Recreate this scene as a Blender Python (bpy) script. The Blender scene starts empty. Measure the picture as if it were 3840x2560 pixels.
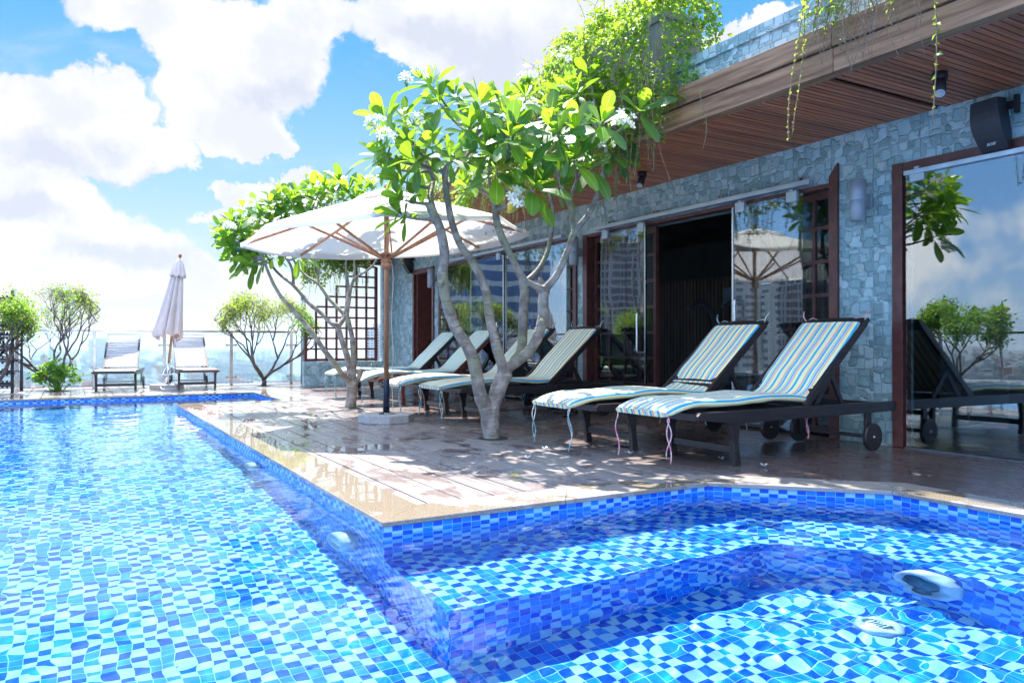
import bpy, bmesh, math, random
import numpy as np
from mathutils import Vector, Matrix, noise
R = math.radians
random.seed(7)
S = bpy.context.scene
C = S.collection

# ------------------------------------------------------------------ camera
F_PX, CX, HOR, CAM_H = 2862.0, 1920.0, 1290.0, 0.85
cam = bpy.data.objects.new('camera', bpy.data.cameras.new('camera'))
C.objects.link(cam); S.camera = cam
cam.location = (0, 0, CAM_H)
cam.rotation_euler = (R(90.2), 0, R(-30.0))
cam.data.sensor_width = 36.0
cam.data.lens = 36.0 * F_PX / 3840.0
cam.data.clip_start = 0.05
cam.data.clip_end = 30000
S.render.resolution_x, S.render.resolution_y = 1024, 682
c30, s30 = math.cos(R(30)), math.sin(R(30))

def at(px, py, d):
    """world point seen at photo pixel (px,py) at depth d along the optical axis"""
    lat = (px - CX) / F_PX * d
    return Vector((lat * c30 + d * s30, d * c30 - lat * s30, CAM_H + (HOR - py) / F_PX * d))

# ------------------------------------------------------------------ world, sun, exposure
SUN_EL, SUN_AZ = 60.0, 6.0            # azimuth from +Y towards +X
w = bpy.data.worlds.new('World'); S.world = w; w.use_nodes = True
wn = w.node_tree; wn.nodes.clear()
def N(nt, t, **kw):
    n = nt.nodes.new(t)
    for k, v in kw.items():
        if k == 'inp':
            for kk, vv in v.items():
                n.inputs[kk].default_value = vv
        else:
            setattr(n, k, v)
    return n
def L(nt, a, b): nt.links.new(a, b)
def M_(nt, op, a, b=None, c=None, clamp=False):
    n = N(nt, 'ShaderNodeMath', operation=op, use_clamp=clamp)
    for i, v in enumerate((a, b, c)):
        if v is None: continue
        if isinstance(v, (int, float)): n.inputs[i].default_value = v
        else: L(nt, v, n.inputs[i])
    return n.outputs[0]
def VM(nt, op, a, b=None):
    n = N(nt, 'ShaderNodeVectorMath', operation=op)
    for i, v in enumerate((a, b)):
        if v is None: continue
        if isinstance(v, (tuple, list)): n.inputs[i].default_value = v
        else: L(nt, v, n.inputs[i])
    return n
def MIX(nt, f, a, b, blend='MIX'):
    n = N(nt, 'ShaderNodeMix', data_type='RGBA', blend_type=blend)
    for i, v in ((0, f), (6, a), (7, b)):
        if isinstance(v, (int, float)): n.inputs[i].default_value = v
        elif isinstance(v, (tuple, list)): n.inputs[i].default_value = tuple(v) + ((1,) if len(v) == 3 else ())
        else: L(nt, v, n.inputs[i])
    return n.outputs[2]
def RAMP(nt, f, stops, interp='LINEAR'):
    n = N(nt, 'ShaderNodeValToRGB'); r = n.color_ramp; r.interpolation = interp
    while len(r.elements) > 1: r.elements.remove(r.elements[0])
    first = True
    for p, col in stops:
        if isinstance(col, (int, float)): col = (col, col, col)
        if first: e = r.elements[0]; e.position = p; first = False
        else: e = r.elements.new(p)
        e.color = tuple(col) + (1,)
    if f is not None: L(nt, f, n.inputs[0])
    return n.outputs[0]
def MAPR(nt, v, a, b, c=0.0, d=1.0, smooth=True):
    n = N(nt, 'ShaderNodeMapRange', interpolation_type='SMOOTHSTEP' if smooth else 'LINEAR')
    L(nt, v, n.inputs[0])
    for i, x in zip((1, 2, 3, 4), (a, b, c, d)): n.inputs[i].default_value = x
    return n.outputs[0]

def build_sky():
    nt = wn
    out = N(nt, 'ShaderNodeOutputWorld'); bg = N(nt, 'ShaderNodeBackground')
    L(nt, bg.outputs[0], out.inputs[0]); bg.inputs[1].default_value = 0.14
    sky = N(nt, 'ShaderNodeTexSky', sky_type='NISHITA', sun_disc=False, sun_elevation=R(SUN_EL), sun_rotation=R(SUN_AZ))
    sky.air_density = 1.0; sky.dust_density = 0.6; sky.ozone_density = 2.0
    tc = N(nt, 'ShaderNodeTexCoord')
    D = tc.outputs['Generated']
    sep = N(nt, 'ShaderNodeSeparateXYZ'); L(nt, D, sep.inputs[0])
    az = M_(nt, 'ARCTAN2', sep.outputs[0], sep.outputs[1])
    el = M_(nt, 'ARCSINE', sep.outputs[2])
    # clear-sky colour: deep azure overhead, milky towards the horizon; made stronger and bluer outside the view to fill the shade
    hs = N(nt, 'ShaderNodeHueSaturation', inp={'Saturation': 1.3, 'Value': 0.35, 'Hue': 0.5})
    L(nt, sky.outputs[0], hs.inputs['Color'])
    e01 = M_(nt, 'DIVIDE', el, R(50), clamp=True)
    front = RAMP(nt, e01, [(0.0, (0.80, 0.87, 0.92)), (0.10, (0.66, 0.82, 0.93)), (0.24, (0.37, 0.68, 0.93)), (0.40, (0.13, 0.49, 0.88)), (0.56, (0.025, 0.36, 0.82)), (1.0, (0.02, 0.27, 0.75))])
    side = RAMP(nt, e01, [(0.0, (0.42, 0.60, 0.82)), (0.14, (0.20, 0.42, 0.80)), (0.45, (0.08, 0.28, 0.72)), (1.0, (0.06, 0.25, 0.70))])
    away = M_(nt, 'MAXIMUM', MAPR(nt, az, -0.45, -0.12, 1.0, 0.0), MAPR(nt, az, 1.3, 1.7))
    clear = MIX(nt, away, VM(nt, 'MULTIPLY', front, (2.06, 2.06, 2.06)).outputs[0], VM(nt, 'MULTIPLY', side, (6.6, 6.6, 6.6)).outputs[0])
    clear = MIX(nt, 0.12, clear, hs.outputs[0])
    away0 = MAPR(nt, az, -0.45, -0.12, 1.0, 0.0)
    # cumulus: domain-warped field of puffs, laid out by compass direction and height
    n1 = N(nt, 'ShaderNodeTexNoise', inp={'Scale': 6.5, 'Detail': 12.0, 'Roughness': 0.66}); L(nt, D, n1.inputs['Vector'])
    n2 = N(nt, 'ShaderNodeTexNoise', inp={'Scale': 3.2, 'Detail': 5.0, 'Roughness': 0.55}); L(nt, D, n2.inputs['Vector'])
    cmb = N(nt, 'ShaderNodeCombineXYZ'); L(nt, az, cmb.inputs[0]); L(nt, el, cmb.inputs[1])
    off = VM(nt, 'SUBTRACT', n1.outputs['Color'], (0.5, 0.5, 0.5))
    off = VM(nt, 'MULTIPLY', off.outputs[0], (0.16, 0.16, 0.0))
    P = VM(nt, 'ADD', cmb.outputs[0], off.outputs[0]).outputs[0]
    def blob(px, py, rx, ry):
        px, py, rx, ry = [v * 1.6327 for v in (px, py, rx, ry)]
        u = (px - CX) / F_PX; v = (HOR - py) / F_PX
        a = R(30) + math.atan(u); e = math.atan(v / math.sqrt(1 + u * u))
        k = 1 / math.sqrt(1 + u * u)
        n = VM(nt, 'SUBTRACT', P, (a, e, 0)); n = VM(nt, 'MULTIPLY', n.outputs[0], (F_PX / rx / (k * k), F_PX / ry / k, 0))
        n = VM(nt, 'LENGTH', n.outputs[0])
        return M_(nt, 'SUBTRACT', 1.0, n.outputs['Value'])
    def field(bl):
        f = None
        for b in bl:
            v = blob(*b); f = v if f is None else M_(nt, 'SMOOTH_MAX', f, v, 0.18)
        return f
    white = field([(330, 20, 190, 85), (590, 130, 170, 135), (470, 235, 130, 80), (560, 305, 130, 55), (640, 330, 60, 28),
                   (190, 250, 190, 105), (40, 230, 110, 95), (380, 340, 115, 60), (110, 350, 230, 60), (700, 40, 120, 75),
                   (1010, 70, 260, 85), (1150, 120, 250, 130), (920, 110, 90, 70), (1300, 60, 220, 140), (1420, 200, 200, 130),
                   (1690, 75, 120, 42), (120, 450, 230, 72), (200, 545, 250, 90), (100, 650, 260, 90), (330, 620, 220, 70),
                   (600, 455, 135, 42), (690, 415, 52, 40), (520, 450, 56, 46), (560, 515, 150, 24), (480, 660, 240, 60), (520, 120, 200, 110)])
    edge = MAPR(nt, white, 0.02, 0.20)
    # elsewhere in the sky (seen only in reflections): looser cumulus
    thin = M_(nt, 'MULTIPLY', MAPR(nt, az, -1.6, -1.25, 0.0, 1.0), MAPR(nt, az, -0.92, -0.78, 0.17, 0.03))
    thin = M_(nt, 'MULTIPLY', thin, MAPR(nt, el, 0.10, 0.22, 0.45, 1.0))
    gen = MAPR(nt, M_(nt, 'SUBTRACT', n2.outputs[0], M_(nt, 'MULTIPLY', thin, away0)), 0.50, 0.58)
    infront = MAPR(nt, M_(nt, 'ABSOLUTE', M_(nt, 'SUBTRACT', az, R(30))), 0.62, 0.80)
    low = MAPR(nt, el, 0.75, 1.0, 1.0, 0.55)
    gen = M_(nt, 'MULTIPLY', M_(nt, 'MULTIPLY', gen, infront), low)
    # thin wisps
    n3 = N(nt, 'ShaderNodeTexNoise', inp={'Scale': 5.0, 'Detail': 8.0, 'Roughness': 0.65, 'Distortion': 0.8})
    L(nt, VM(nt, 'MULTIPLY', D, (1, 1, 3)).outputs[0], n3.inputs['Vector'])
    wisp = MAPR(nt, n3.outputs[0], 0.52, 0.80, 0.0, 0.35)
    cov = M_(nt, 'MAXIMUM', M_(nt, 'MAXIMUM', edge, gen), wisp)
    grey = field([(640, 215, 110, 50), (120, 370, 200, 50), (330, 400, 140, 35), (110, 505, 130, 34), (300, 590, 150, 45), (1150, 150, 230, 90), (980, 100, 120, 50), (250, 320, 100, 40)])
    g = M_(nt, 'MULTIPLY', MAPR(nt, grey, -0.35, 0.75), MAPR(nt, n2.outputs[0], 0.35, 0.6, 0.65, 1.0))
    n4 = N(nt, 'ShaderNodeTexNoise', inp={'Scale': 11.0, 'Detail': 7.0, 'Roughness': 0.6}); L(nt, D, n4.inputs['Vector'])
    g = M_(nt, 'ADD', g, M_(nt, 'MULTIPLY', MAPR(nt, n4.outputs[0], 0.42, 0.64, 0.0, 0.60), 1.0))
    g = M_(nt, 'MINIMUM', g, 1.0)
    cloud = MIX(nt, g, (1.98, 1.99, 2.01), (1.42, 1.52, 1.77))
    # clouds overhead and outside the view are made brighter to lift the shade
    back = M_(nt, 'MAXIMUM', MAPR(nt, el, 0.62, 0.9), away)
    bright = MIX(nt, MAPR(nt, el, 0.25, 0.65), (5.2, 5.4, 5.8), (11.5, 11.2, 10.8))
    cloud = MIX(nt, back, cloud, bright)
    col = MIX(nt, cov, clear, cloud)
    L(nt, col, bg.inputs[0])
build_sky()
w.cycles.sampling_method = 'MANUAL'; w.cycles.sample_map_resolution = 512

sl = bpy.data.lights.new('sun', 'SUN'); sl.energy = 4.7; sl.angle = R(0.53); sl.color = (1.0, 0.955, 0.90)
sl.cycles.is_caustics_light = True
sun = bpy.data.objects.new('sun', sl); C.objects.link(sun)
sd = Vector((math.cos(R(SUN_EL)) * math.sin(R(SUN_AZ)), math.cos(R(SUN_EL)) * math.cos(R(SUN_AZ)), math.sin(R(SUN_EL))))
sun.rotation_euler = sd.to_track_quat('Z', 'Y').to_euler()
sun.location = (0, 0, 30)
S.view_settings.view_transform = 'Standard'; S.view_settings.look = 'None'
S.view_settings.exposure = 1.88; S.view_settings.gamma = 1.0
S.render.engine = 'CYCLES'
S.cycles.use_denoising = True
S.cycles.max_bounces = 12; S.cycles.transparent_max_bounces = 24; S.cycles.transmission_bounces = 8
S.cycles.sample_clamp_indirect = 6.0
S.cycles.caustics_reflective = False; S.cycles.caustics_refractive = True
S.cycles.volume_bounces = 0

# ------------------------------------------------------------------ object helpers
class MB:
    def __init__(s): s.v = []; s.f = []; s.m = []; s.uv = []; s.sm = []
    def face(s, idx, uv=None, mi=0, smooth=False):
        s.f.append(tuple(idx)); s.m.append(mi); s.uv.append(uv); s.sm.append(smooth)
    def poly(s, pts, uv=None, mi=0, smooth=False):
        b = len(s.v); s.v += [tuple(p) for p in pts]; s.face(range(b, b + len(pts)), uv, mi, smooth)
    def box(s, a, b, mi=0, rot=None, org=None):
        (x0, y0, z0), (x1, y1, z1) = a, b
        x0, x1 = min(x0, x1), max(x0, x1); y0, y1 = min(y0, y1), max(y0, y1); z0, z1 = min(z0, z1), max(z0, z1)
        P = [Vector(p) for p in ((x0, y0, z0), (x1, y0, z0), (x1, y1, z0), (x0, y1, z0), (x0, y0, z1), (x1, y0, z1), (x1, y1, z1), (x0, y1, z1))]
        if rot is not None: P = [rot @ p for p in P]
        if org is not None: P = [p + Vector(org) for p in P]
        b = len(s.v); s.v += [tuple(p) for p in P]
        for q in ((0, 3, 2, 1), (4, 5, 6, 7), (0, 1, 5, 4), (1, 2, 6, 5), (2, 3, 7, 6), (3, 0, 4, 7)): s.face([b + i for i in q], None, mi)
        return s
    def beam(s, p, q, wd, ht, mi=0, up=(0, 0, 1)):
        p, q = Vector(p), Vector(q); d = q - p; ln = d.length; d.normalize()
        up = Vector(up)
        if abs(d.dot(up)) > 0.98: up = Vector((1, 0, 0))
        sx = d.cross(up).normalized(); sz = sx.cross(d).normalized()
        b = len(s.v)
        for t in (p, q):
            for i, j in ((-1, -1), (1, -1), (1, 1), (-1, 1)): s.v.append(tuple(t + sx * (i * wd / 2) + sz * (j * ht / 2)))
        for fc in ((0, 1, 2, 3), (7, 6, 5, 4), (0, 4, 5, 1), (1, 5, 6, 2), (2, 6, 7, 3), (3, 7, 4, 0)): s.face([b + i for i in fc], None, mi)
        return s
    def tube(s, pts, rad, n=10, mi=0, cap=True, smooth=True):
        pts = [Vector(p) for p in pts]
        if isinstance(rad, (int, float)): rad = [rad] * len(pts)
        ref = Vector((0, 0, 1)); rings = []; pn = None
        for i, p in enumerate(pts):
            t = (pts[min(i + 1, len(pts) - 1)] - pts[max(i - 1, 0)])
            if t.length < 1e-9: t = Vector((0, 0, 1))
            t.normalize()
            if pn is None:
                a = Vector((1, 0, 0)) if abs(t.x) < 0.9 else Vector((0, 1, 0))
                pn = (a - t * a.dot(t)).normalized()
            else:
                pn = pn - t * pn.dot(t)
                pn = pn.normalized() if pn.length > 1e-6 else t.orthogonal().normalized()
            bn = t.cross(pn)
            b = len(s.v)
            for k in range(n):
                a = 2 * math.pi * k / n
                s.v.append(tuple(p + (pn * math.cos(a) + bn * math.sin(a)) * rad[i]))
            rings.append(b)
        for i in range(len(rings) - 1):
            for k in range(n):
                k2 = (k + 1) % n
                s.face((rings[i] + k, rings[i] + k2, rings[i + 1] + k2, rings[i + 1] + k), None, mi, smooth)
        if cap:
            s.face([rings[0] + k for k in range(n)][::-1], None, mi); s.face([rings[-1] + k for k in range(n)], None, mi)
        return s
    def cyl(s, p, q, r, n=24, mi=0): return s.tube([p, q], r, n, mi)
    def lathe(s, prof, org=(0, 0, 0), n=24, mi=0, axis='z', smooth=True):
        b0 = len(s.v); o = Vector(org)
        for r, h in prof:
            for k in range(n):
                a = 2 * math.pi * k / n; x, y = r * math.cos(a), r * math.sin(a)
                v = {'z': (x, y, h), 'x': (h, x, y), 'y': (x, h, y)}[axis]
                s.v.append(tuple(o + Vector(v)))
        for i in range(len(prof) - 1):
            for k in range(n):
                k2 = (k + 1) % n
                s.face((b0 + i * n + k, b0 + i * n + k2, b0 + (i + 1) * n + k2, b0 + (i + 1) * n + k), None, mi, smooth)
        s.face([b0 + k for k in range(n)][::-1], None, mi); s.face([b0 + (len(prof) - 1) * n + k for k in range(n)], None, mi)
        return s
    def prism(s, poly2, z0, z1, mi=0):
        n = len(poly2); b = len(s.v)
        s.v += [(x, y, z0) for x, y in poly2] + [(x, y, z1) for x, y in poly2]
        s.face([b + i for i in range(n)][::-1], None, mi); s.face([b + n + i for i in range(n)], None, mi)
        for i in range(n):
            j = (i + 1) % n; s.face((b + i, b + j, b + n + j, b + n + i), None, mi)
        return s
    def build(s, name, mats, parent=None, bevel=0, uvs=False):
        me = bpy.data.meshes.new(name); me.from_pydata(s.v, [], s.f)
        if not isinstance(mats, (list, tuple)): mats = [mats]
        for m in mats: me.materials.append(m)
        me.polygons.foreach_set('material_index', s.m)
        me.polygons.foreach_set('use_smooth', s.sm)
        if uvs:
            ul = me.uv_layers.new(name='UVMap'); flat = []
            for f, uv in zip(s.f, s.uv):
                if uv is None: flat += [0.0, 0.0] * len(f)
                else:
                    for t in uv: flat += [t[0], t[1]]
            ul.data.foreach_set('uv', flat)
        me.update()
        o = bpy.data.objects.new(name, me); C.objects.link(o)
        if parent is not None: o.parent = parent
        if bevel:
            bm = o.modifiers.new('bevel', 'BEVEL'); bm.width = bevel; bm.segments = 2; bm.limit_method = 'ANGLE'; bm.angle_limit = R(40)
            bm.harden_normals = False
        return o
def tag(o, label=None, cat=None, group=None, kind=None):
    if label: o['label'] = label
    if cat: o['category'] = cat
    if group: o['group'] = group
    if kind: o['kind'] = kind
    return o
def empty(name, loc, label, cat, rz=0, group=None):
    o = bpy.data.objects.new(name, None); C.objects.link(o); o.location = loc; o.rotation_euler = (0, 0, rz)
    o.empty_display_size = 0.1
    return tag(o, label, cat, group)
def copy_tree(o, parent=None):
    kids = list(o.children)
    c = o.copy(); C.objects.link(c); c.parent = parent
    for ch in kids: copy_tree(ch, c)
    return c
def smooth_path(pts, sub=4):
    pts = [Vector(p) for p in pts]
    if len(pts) < 3: return pts
    out = []
    for i in range(len(pts) - 1):
        p0 = pts[max(i - 1, 0)]; p1 = pts[i]; p2 = pts[i + 1]; p3 = pts[min(i + 2, len(pts) - 1)]
        for k in range(sub):
            t = k / sub; t2, t3 = t * t, t * t * t
            out.append(0.5 * ((2 * p1) + (-p0 + p2) * t + (2 * p0 - 5 * p1 + 4 * p2 - p3) * t2 + (-p0 + 3 * p1 - 3 * p2 + p3) * t3))
    out.append(pts[-1]); return out
def lerp_list(v, sub):
    out = []
    for i in range(len(v) - 1):
        for k in range(sub): out.append(v[i] + (v[i + 1] - v[i]) * k / sub)
    out.append(v[-1]); return out

# ------------------------------------------------------------------ materials
def mat(name):
    m = bpy.data.materials.new(name); m.use_nodes = True
    nt = m.node_tree; b = nt.nodes['Principled BSDF']
    return m, nt, b
def noise_col(nt, vec, scale, c1, c2, detail=5, a=0.35, b=0.65, rough=0.6):
    n = N(nt, 'ShaderNodeTexNoise', inp={'Scale': scale, 'Detail': detail, 'Roughness': rough})
    if vec is not None: L(nt, vec, n.inputs['Vector'])
    f = MAPR(nt, n.outputs[0], a, b)
    return MIX(nt, f, c1, c2), n.outputs[0], f
def bump(nt, b, h, strength=0.3, dist=0.01):
    n = N(nt, 'ShaderNodeBump', inp={'Strength': strength, 'Distance': dist}); L(nt, h, n.inputs['Height'])
    L(nt, n.outputs[0], b.inputs['Normal']); return n
def simple(name, c1, c2=None, rough=0.5, metal=0, scale=8, bs=0.15, coords='Object', stretch=(1, 1, 1), spec=0.5, detail=5):
    m, nt, b = mat(name)
    tc = N(nt, 'ShaderNodeTexCoord'); mp = N(nt, 'ShaderNodeMapping'); mp.inputs['Scale'].default_value = stretch
    L(nt, tc.outputs[coords], mp.inputs[0])
    c2 = c2 or tuple(x * 0.75 for x in c1)
    col, h, f = noise_col(nt, mp.outputs[0], scale, c1, c2, detail)
    L(nt, col, b.inputs['Base Color']); b.inputs['Metallic'].default_value = metal
    L(nt, MAPR(nt, h, 0.3, 0.7, rough * 0.8, min(1, rough * 1.25)), b.inputs['Roughness'])
    b.inputs['Specular IOR Level'].default_value = spec
    if bs: bump(nt, b, h, bs, 0.004)
    return m
def wood(name, c1, c2, rough=0.5, grain=(2, 40, 40), coat=0.0, bs=0.25, island=0.25):
    m, nt, b = mat(name)
    tc = N(nt, 'ShaderNodeTexCoord'); geo = N(nt, 'ShaderNodeNewGeometry')
    mp = N(nt, 'ShaderNodeMapping'); mp.inputs['Scale'].default_value = grain; L(nt, tc.outputs['Object'], mp.inputs[0])
    ofs = VM(nt, 'ADD', mp.outputs[0], N(nt, 'ShaderNodeCombineXYZ').outputs[0])
    cx = ofs.inputs[1].links[0].from_node
    r = M_(nt, 'MULTIPLY', geo.outputs['Random Per Island'], 37.0)
    for i in range(3): L(nt, r, cx.inputs[i])
    col, h, f = noise_col(nt, ofs.outputs[0], 1.0, c1, c2, 8, 0.3, 0.7, 0.65)
    v = M_(nt, 'ADD', 1 - island, M_(nt, 'MULTIPLY', geo.outputs['Random Per Island'], 2 * island))
    col = MIX(nt, 1.0, col, N(nt, 'ShaderNodeCombineColor').outputs[0], 'MULTIPLY')
    cc = [n for n in nt.nodes if n.bl_idname == 'ShaderNodeCombineColor'][-1]
    for i in range(3): L(nt, v, cc.inputs[i])
    L(nt, col, b.inputs['Base Color']); L(nt, MAPR(nt, h, 0.3, 0.7, rough * 0.8, rough * 1.2), b.inputs['Roughness'])
    b.inputs['Coat Weight'].default_value = coat
    bump(nt, b, h, bs, 0.003)
    return m
MT = {}
MT['dark_wood'] = wood('dark_wood', (0.035, 0.026, 0.026), (0.018, 0.014, 0.015), 0.38, (3, 60, 60), 0.15, 0.15, 0.15)
MT['red_wood'] = wood('red_wood', (0.19, 0.055, 0.032), (0.10, 0.028, 0.018), 0.4, (3, 60, 60), 0.15, 0.15, 0.15)
MT['frame_red'] = simple('frame_red', (0.145, 0.045, 0.036), (0.10, 0.030, 0.026), 0.35, 0, 12, 0.05)
MT['umb_wood'] = wood('umb_wood', (0.42, 0.20, 0.095), (0.27, 0.12, 0.055), 0.42, (30, 30, 3), 0.2, 0.1, 0.1)
MT['grey_wood'] = wood('grey_wood', (0.62, 0.56, 0.53), (0.42, 0.37, 0.36), 0.5, (60, 3, 60), 0, 0.15, 0.12)
MT['fascia'] = wood('fascia', (0.42, 0.22, 0.11), (0.15, 0.070, 0.036), 0.7, (18, 1.2, 24), 0, 0.5, 0.12)
MT['soffit'] = wood('soffit', (0.60, 0.20, 0.085), (0.34, 0.10, 0.042), 0.5, (1.5, 60, 60), 0.1, 0.2, 0.28)
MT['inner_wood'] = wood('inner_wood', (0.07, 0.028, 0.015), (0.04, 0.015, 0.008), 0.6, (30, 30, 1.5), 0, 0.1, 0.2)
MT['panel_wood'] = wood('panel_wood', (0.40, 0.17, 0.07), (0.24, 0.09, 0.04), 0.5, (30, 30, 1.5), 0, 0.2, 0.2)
MT['steel'] = simple('steel', (0.62, 0.62, 0.62), (0.5, 0.5, 0.5), 0.22, 1.0, 6, 0.02)
MT['alu'] = simple('alu', (0.55, 0.62, 0.68), (0.48, 0.55, 0.62), 0.38, 0.6, 6, 0.02)
MT['lamp_grey'] = simple('lamp_grey', (0.38, 0.42, 0.46), (0.34, 0.38, 0.42), 0.45, 0.2, 10, 0.03)
MT['lamp_dark'] = simple('lamp_dark', (0.12, 0.13, 0.14), None, 0.6)
MT['black'] = simple('black', (0.014, 0.014, 0.016), (0.022, 0.022, 0.025), 0.5, 0, 60, 0.2)
MT['rubber'] = simple('rubber', (0.02, 0.02, 0.022), (0.03, 0.03, 0.033), 0.6, 0, 30, 0.1)
MT['navy'] = simple('navy', (0.012, 0.022, 0.045), (0.018, 0.03, 0.055), 0.3, 0.2, 20, 0.03)
MT['white_pl'] = simple('white_pl', (0.78, 0.80, 0.80), (0.70, 0.73, 0.74), 0.35, 0, 12, 0.03)
MT['cord'] = simple('cord', (0.72, 0.68, 0.62), (0.55, 0.5, 0.45), 0.8, 0, 90, 0.2)
MT['ribbon'] = simple('ribbon', (0.72, 0.62, 0.5), (0.06, 0.35, 0.48), 0.8, 0, 6, 0.0, stretch=(1, 1, 4))
MT['ribbon_pink'] = simple('ribbon_pink', (0.72, 0.12, 0.3), (0.7, 0.62, 0.52), 0.8, 0, 9, 0.0, stretch=(1, 1, 4))
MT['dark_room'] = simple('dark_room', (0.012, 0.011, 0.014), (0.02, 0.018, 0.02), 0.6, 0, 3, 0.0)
MT['yellow'] = simple('yellow', (0.55, 0.32, 0.03), None, 0.4)
MT['terracotta'] = simple('terracotta', (0.35, 0.12, 0.06), None, 0.6)
MT['soil'] = simple('soil', (0.05, 0.035, 0.025), (0.02, 0.015, 0.012), 0.9, 0, 40, 0.5)
MT['orange'] = simple('orange', (0.6, 0.16, 0.05), (0.3, 0.07, 0.04), 0.6, 0, 10)

def leaf_mat(name, top, top2, trans, rough=0.32, tw=0.45, veins=True, spec=0.5):
    m, nt, b = mat(name)
    geo = N(nt, 'ShaderNodeNewGeometry'); uv = N(nt, 'ShaderNodeUVMap')
    r = geo.outputs['Random Per Island']
    col = MIX(nt, r, top, top2)
    tcol = MIX(nt, r, trans, tuple(x * 0.72 for x in trans))
    bn = N(nt, 'ShaderNodeTexNoise', inp={'Scale': 9.0, 'Detail': 5}); L(nt, N(nt, 'ShaderNodeTexCoord').outputs['Object'], bn.inputs['Vector'])
    col = MIX(nt, MAPR(nt, bn.outputs[0], 0.55, 0.75, 0.0, 0.5), col, tuple(x * 1.9 + 0.02 for x in top2))
    if veins:
        sp = N(nt, 'ShaderNodeSeparateXYZ'); L(nt, uv.outputs[0], sp.inputs[0])
        a = M_(nt, 'ABSOLUTE', M_(nt, 'SUBTRACT', sp.outputs[0], 0.5))
        mid = MAPR(nt, a, 0.012, 0.045, 1.0, 0.0)
        wv = M_(nt, 'FRACT', M_(nt, 'MULTIPLY', M_(nt, 'SUBTRACT', sp.outputs[1], M_(nt, 'MULTIPLY', a, 0.25)), 20.0))
        side = MAPR(nt, M_(nt, 'ABSOLUTE', M_(nt, 'SUBTRACT', wv, 0.5)), 0.0, 0.12, 0.35, 0.0)
        vn = M_(nt, 'MAXIMUM', mid, side)
        col = MIX(nt, vn, col, tuple(min(1, x * 2.2 + 0.05) for x in top))
        tcol = MIX(nt, vn, tcol, tuple(min(1, x * 1.15 + 0.06) for x in trans))
        bump(nt, b, wv, 0.12, 0.003)
    L(nt, col, b.inputs['Base Color']); b.inputs['Roughness'].default_value = rough
    b.inputs['Specular IOR Level'].default_value = spec
    tr = N(nt, 'ShaderNodeBsdfTranslucent'); L(nt, tcol, tr.inputs[0])
    mx = N(nt, 'ShaderNodeMixShader'); mx.inputs[0].default_value = tw
    L(nt, b.outputs[0], mx.inputs[1]); L(nt, tr.outputs[0], mx.inputs[2])
    L(nt, mx.outputs[0], nt.nodes['Material Output'].inputs[0])
    return m
MT['plum_leaf'] = leaf_mat('plum_leaf', (0.020, 0.085, 0.022), (0.035, 0.13, 0.022), (0.34, 0.62, 0.02), 0.36, 0.42)
MT['plum_young'] = leaf_mat('plum_young', (0.08, 0.20, 0.02), (0.12, 0.26, 0.02), (0.48, 0.78, 0.03), 0.35, 0.5)
MT['old_leaf'] = leaf_mat('old_leaf', (0.45, 0.36, 0.05), (0.30, 0.30, 0.05), (0.8, 0.65, 0.08), 0.45, 0.5)
MT['vine_leaf'] = leaf_mat('vine_leaf', (0.07, 0.19, 0.025), (0.14, 0.28, 0.03), (0.42, 0.62, 0.04), 0.4, 0.5, False)
MT['vine_yellow'] = leaf_mat('vine_yellow', (0.25, 0.30, 0.04), (0.34, 0.36, 0.08), (0.6, 0.65, 0.08), 0.45, 0.5, False)
MT['shrub_leaf'] = leaf_mat('shrub_leaf', (0.12, 0.24, 0.03), (0.26, 0.32, 0.05), (0.48, 0.62, 0.06), 0.45, 0.5, False)
MT['shrub_green'] = leaf_mat('shrub_green', (0.04, 0.16, 0.03), (0.09, 0.26, 0.03), (0.3, 0.6, 0.04), 0.4, 0.5, False)
MT['petal'] = leaf_mat('petal', (0.85, 0.84, 0.80), (0.80, 0.80, 0.78), (0.8, 0.8, 0.75), 0.5, 0.35, False)
MT['petal_y'] = simple('petal_y', (0.8, 0.6, 0.05), (0.8, 0.7, 0.2), 0.5)
MT['petal_pink'] = simple('petal_pink', (0.80, 0.10, 0.28), (0.85, 0.45, 0.5), 0.5, 0, 30)
MT['dry_vine'] = simple('dry_vine', (0.30, 0.20, 0.12), (0.18, 0.12, 0.08), 0.8, 0, 20)

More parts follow.
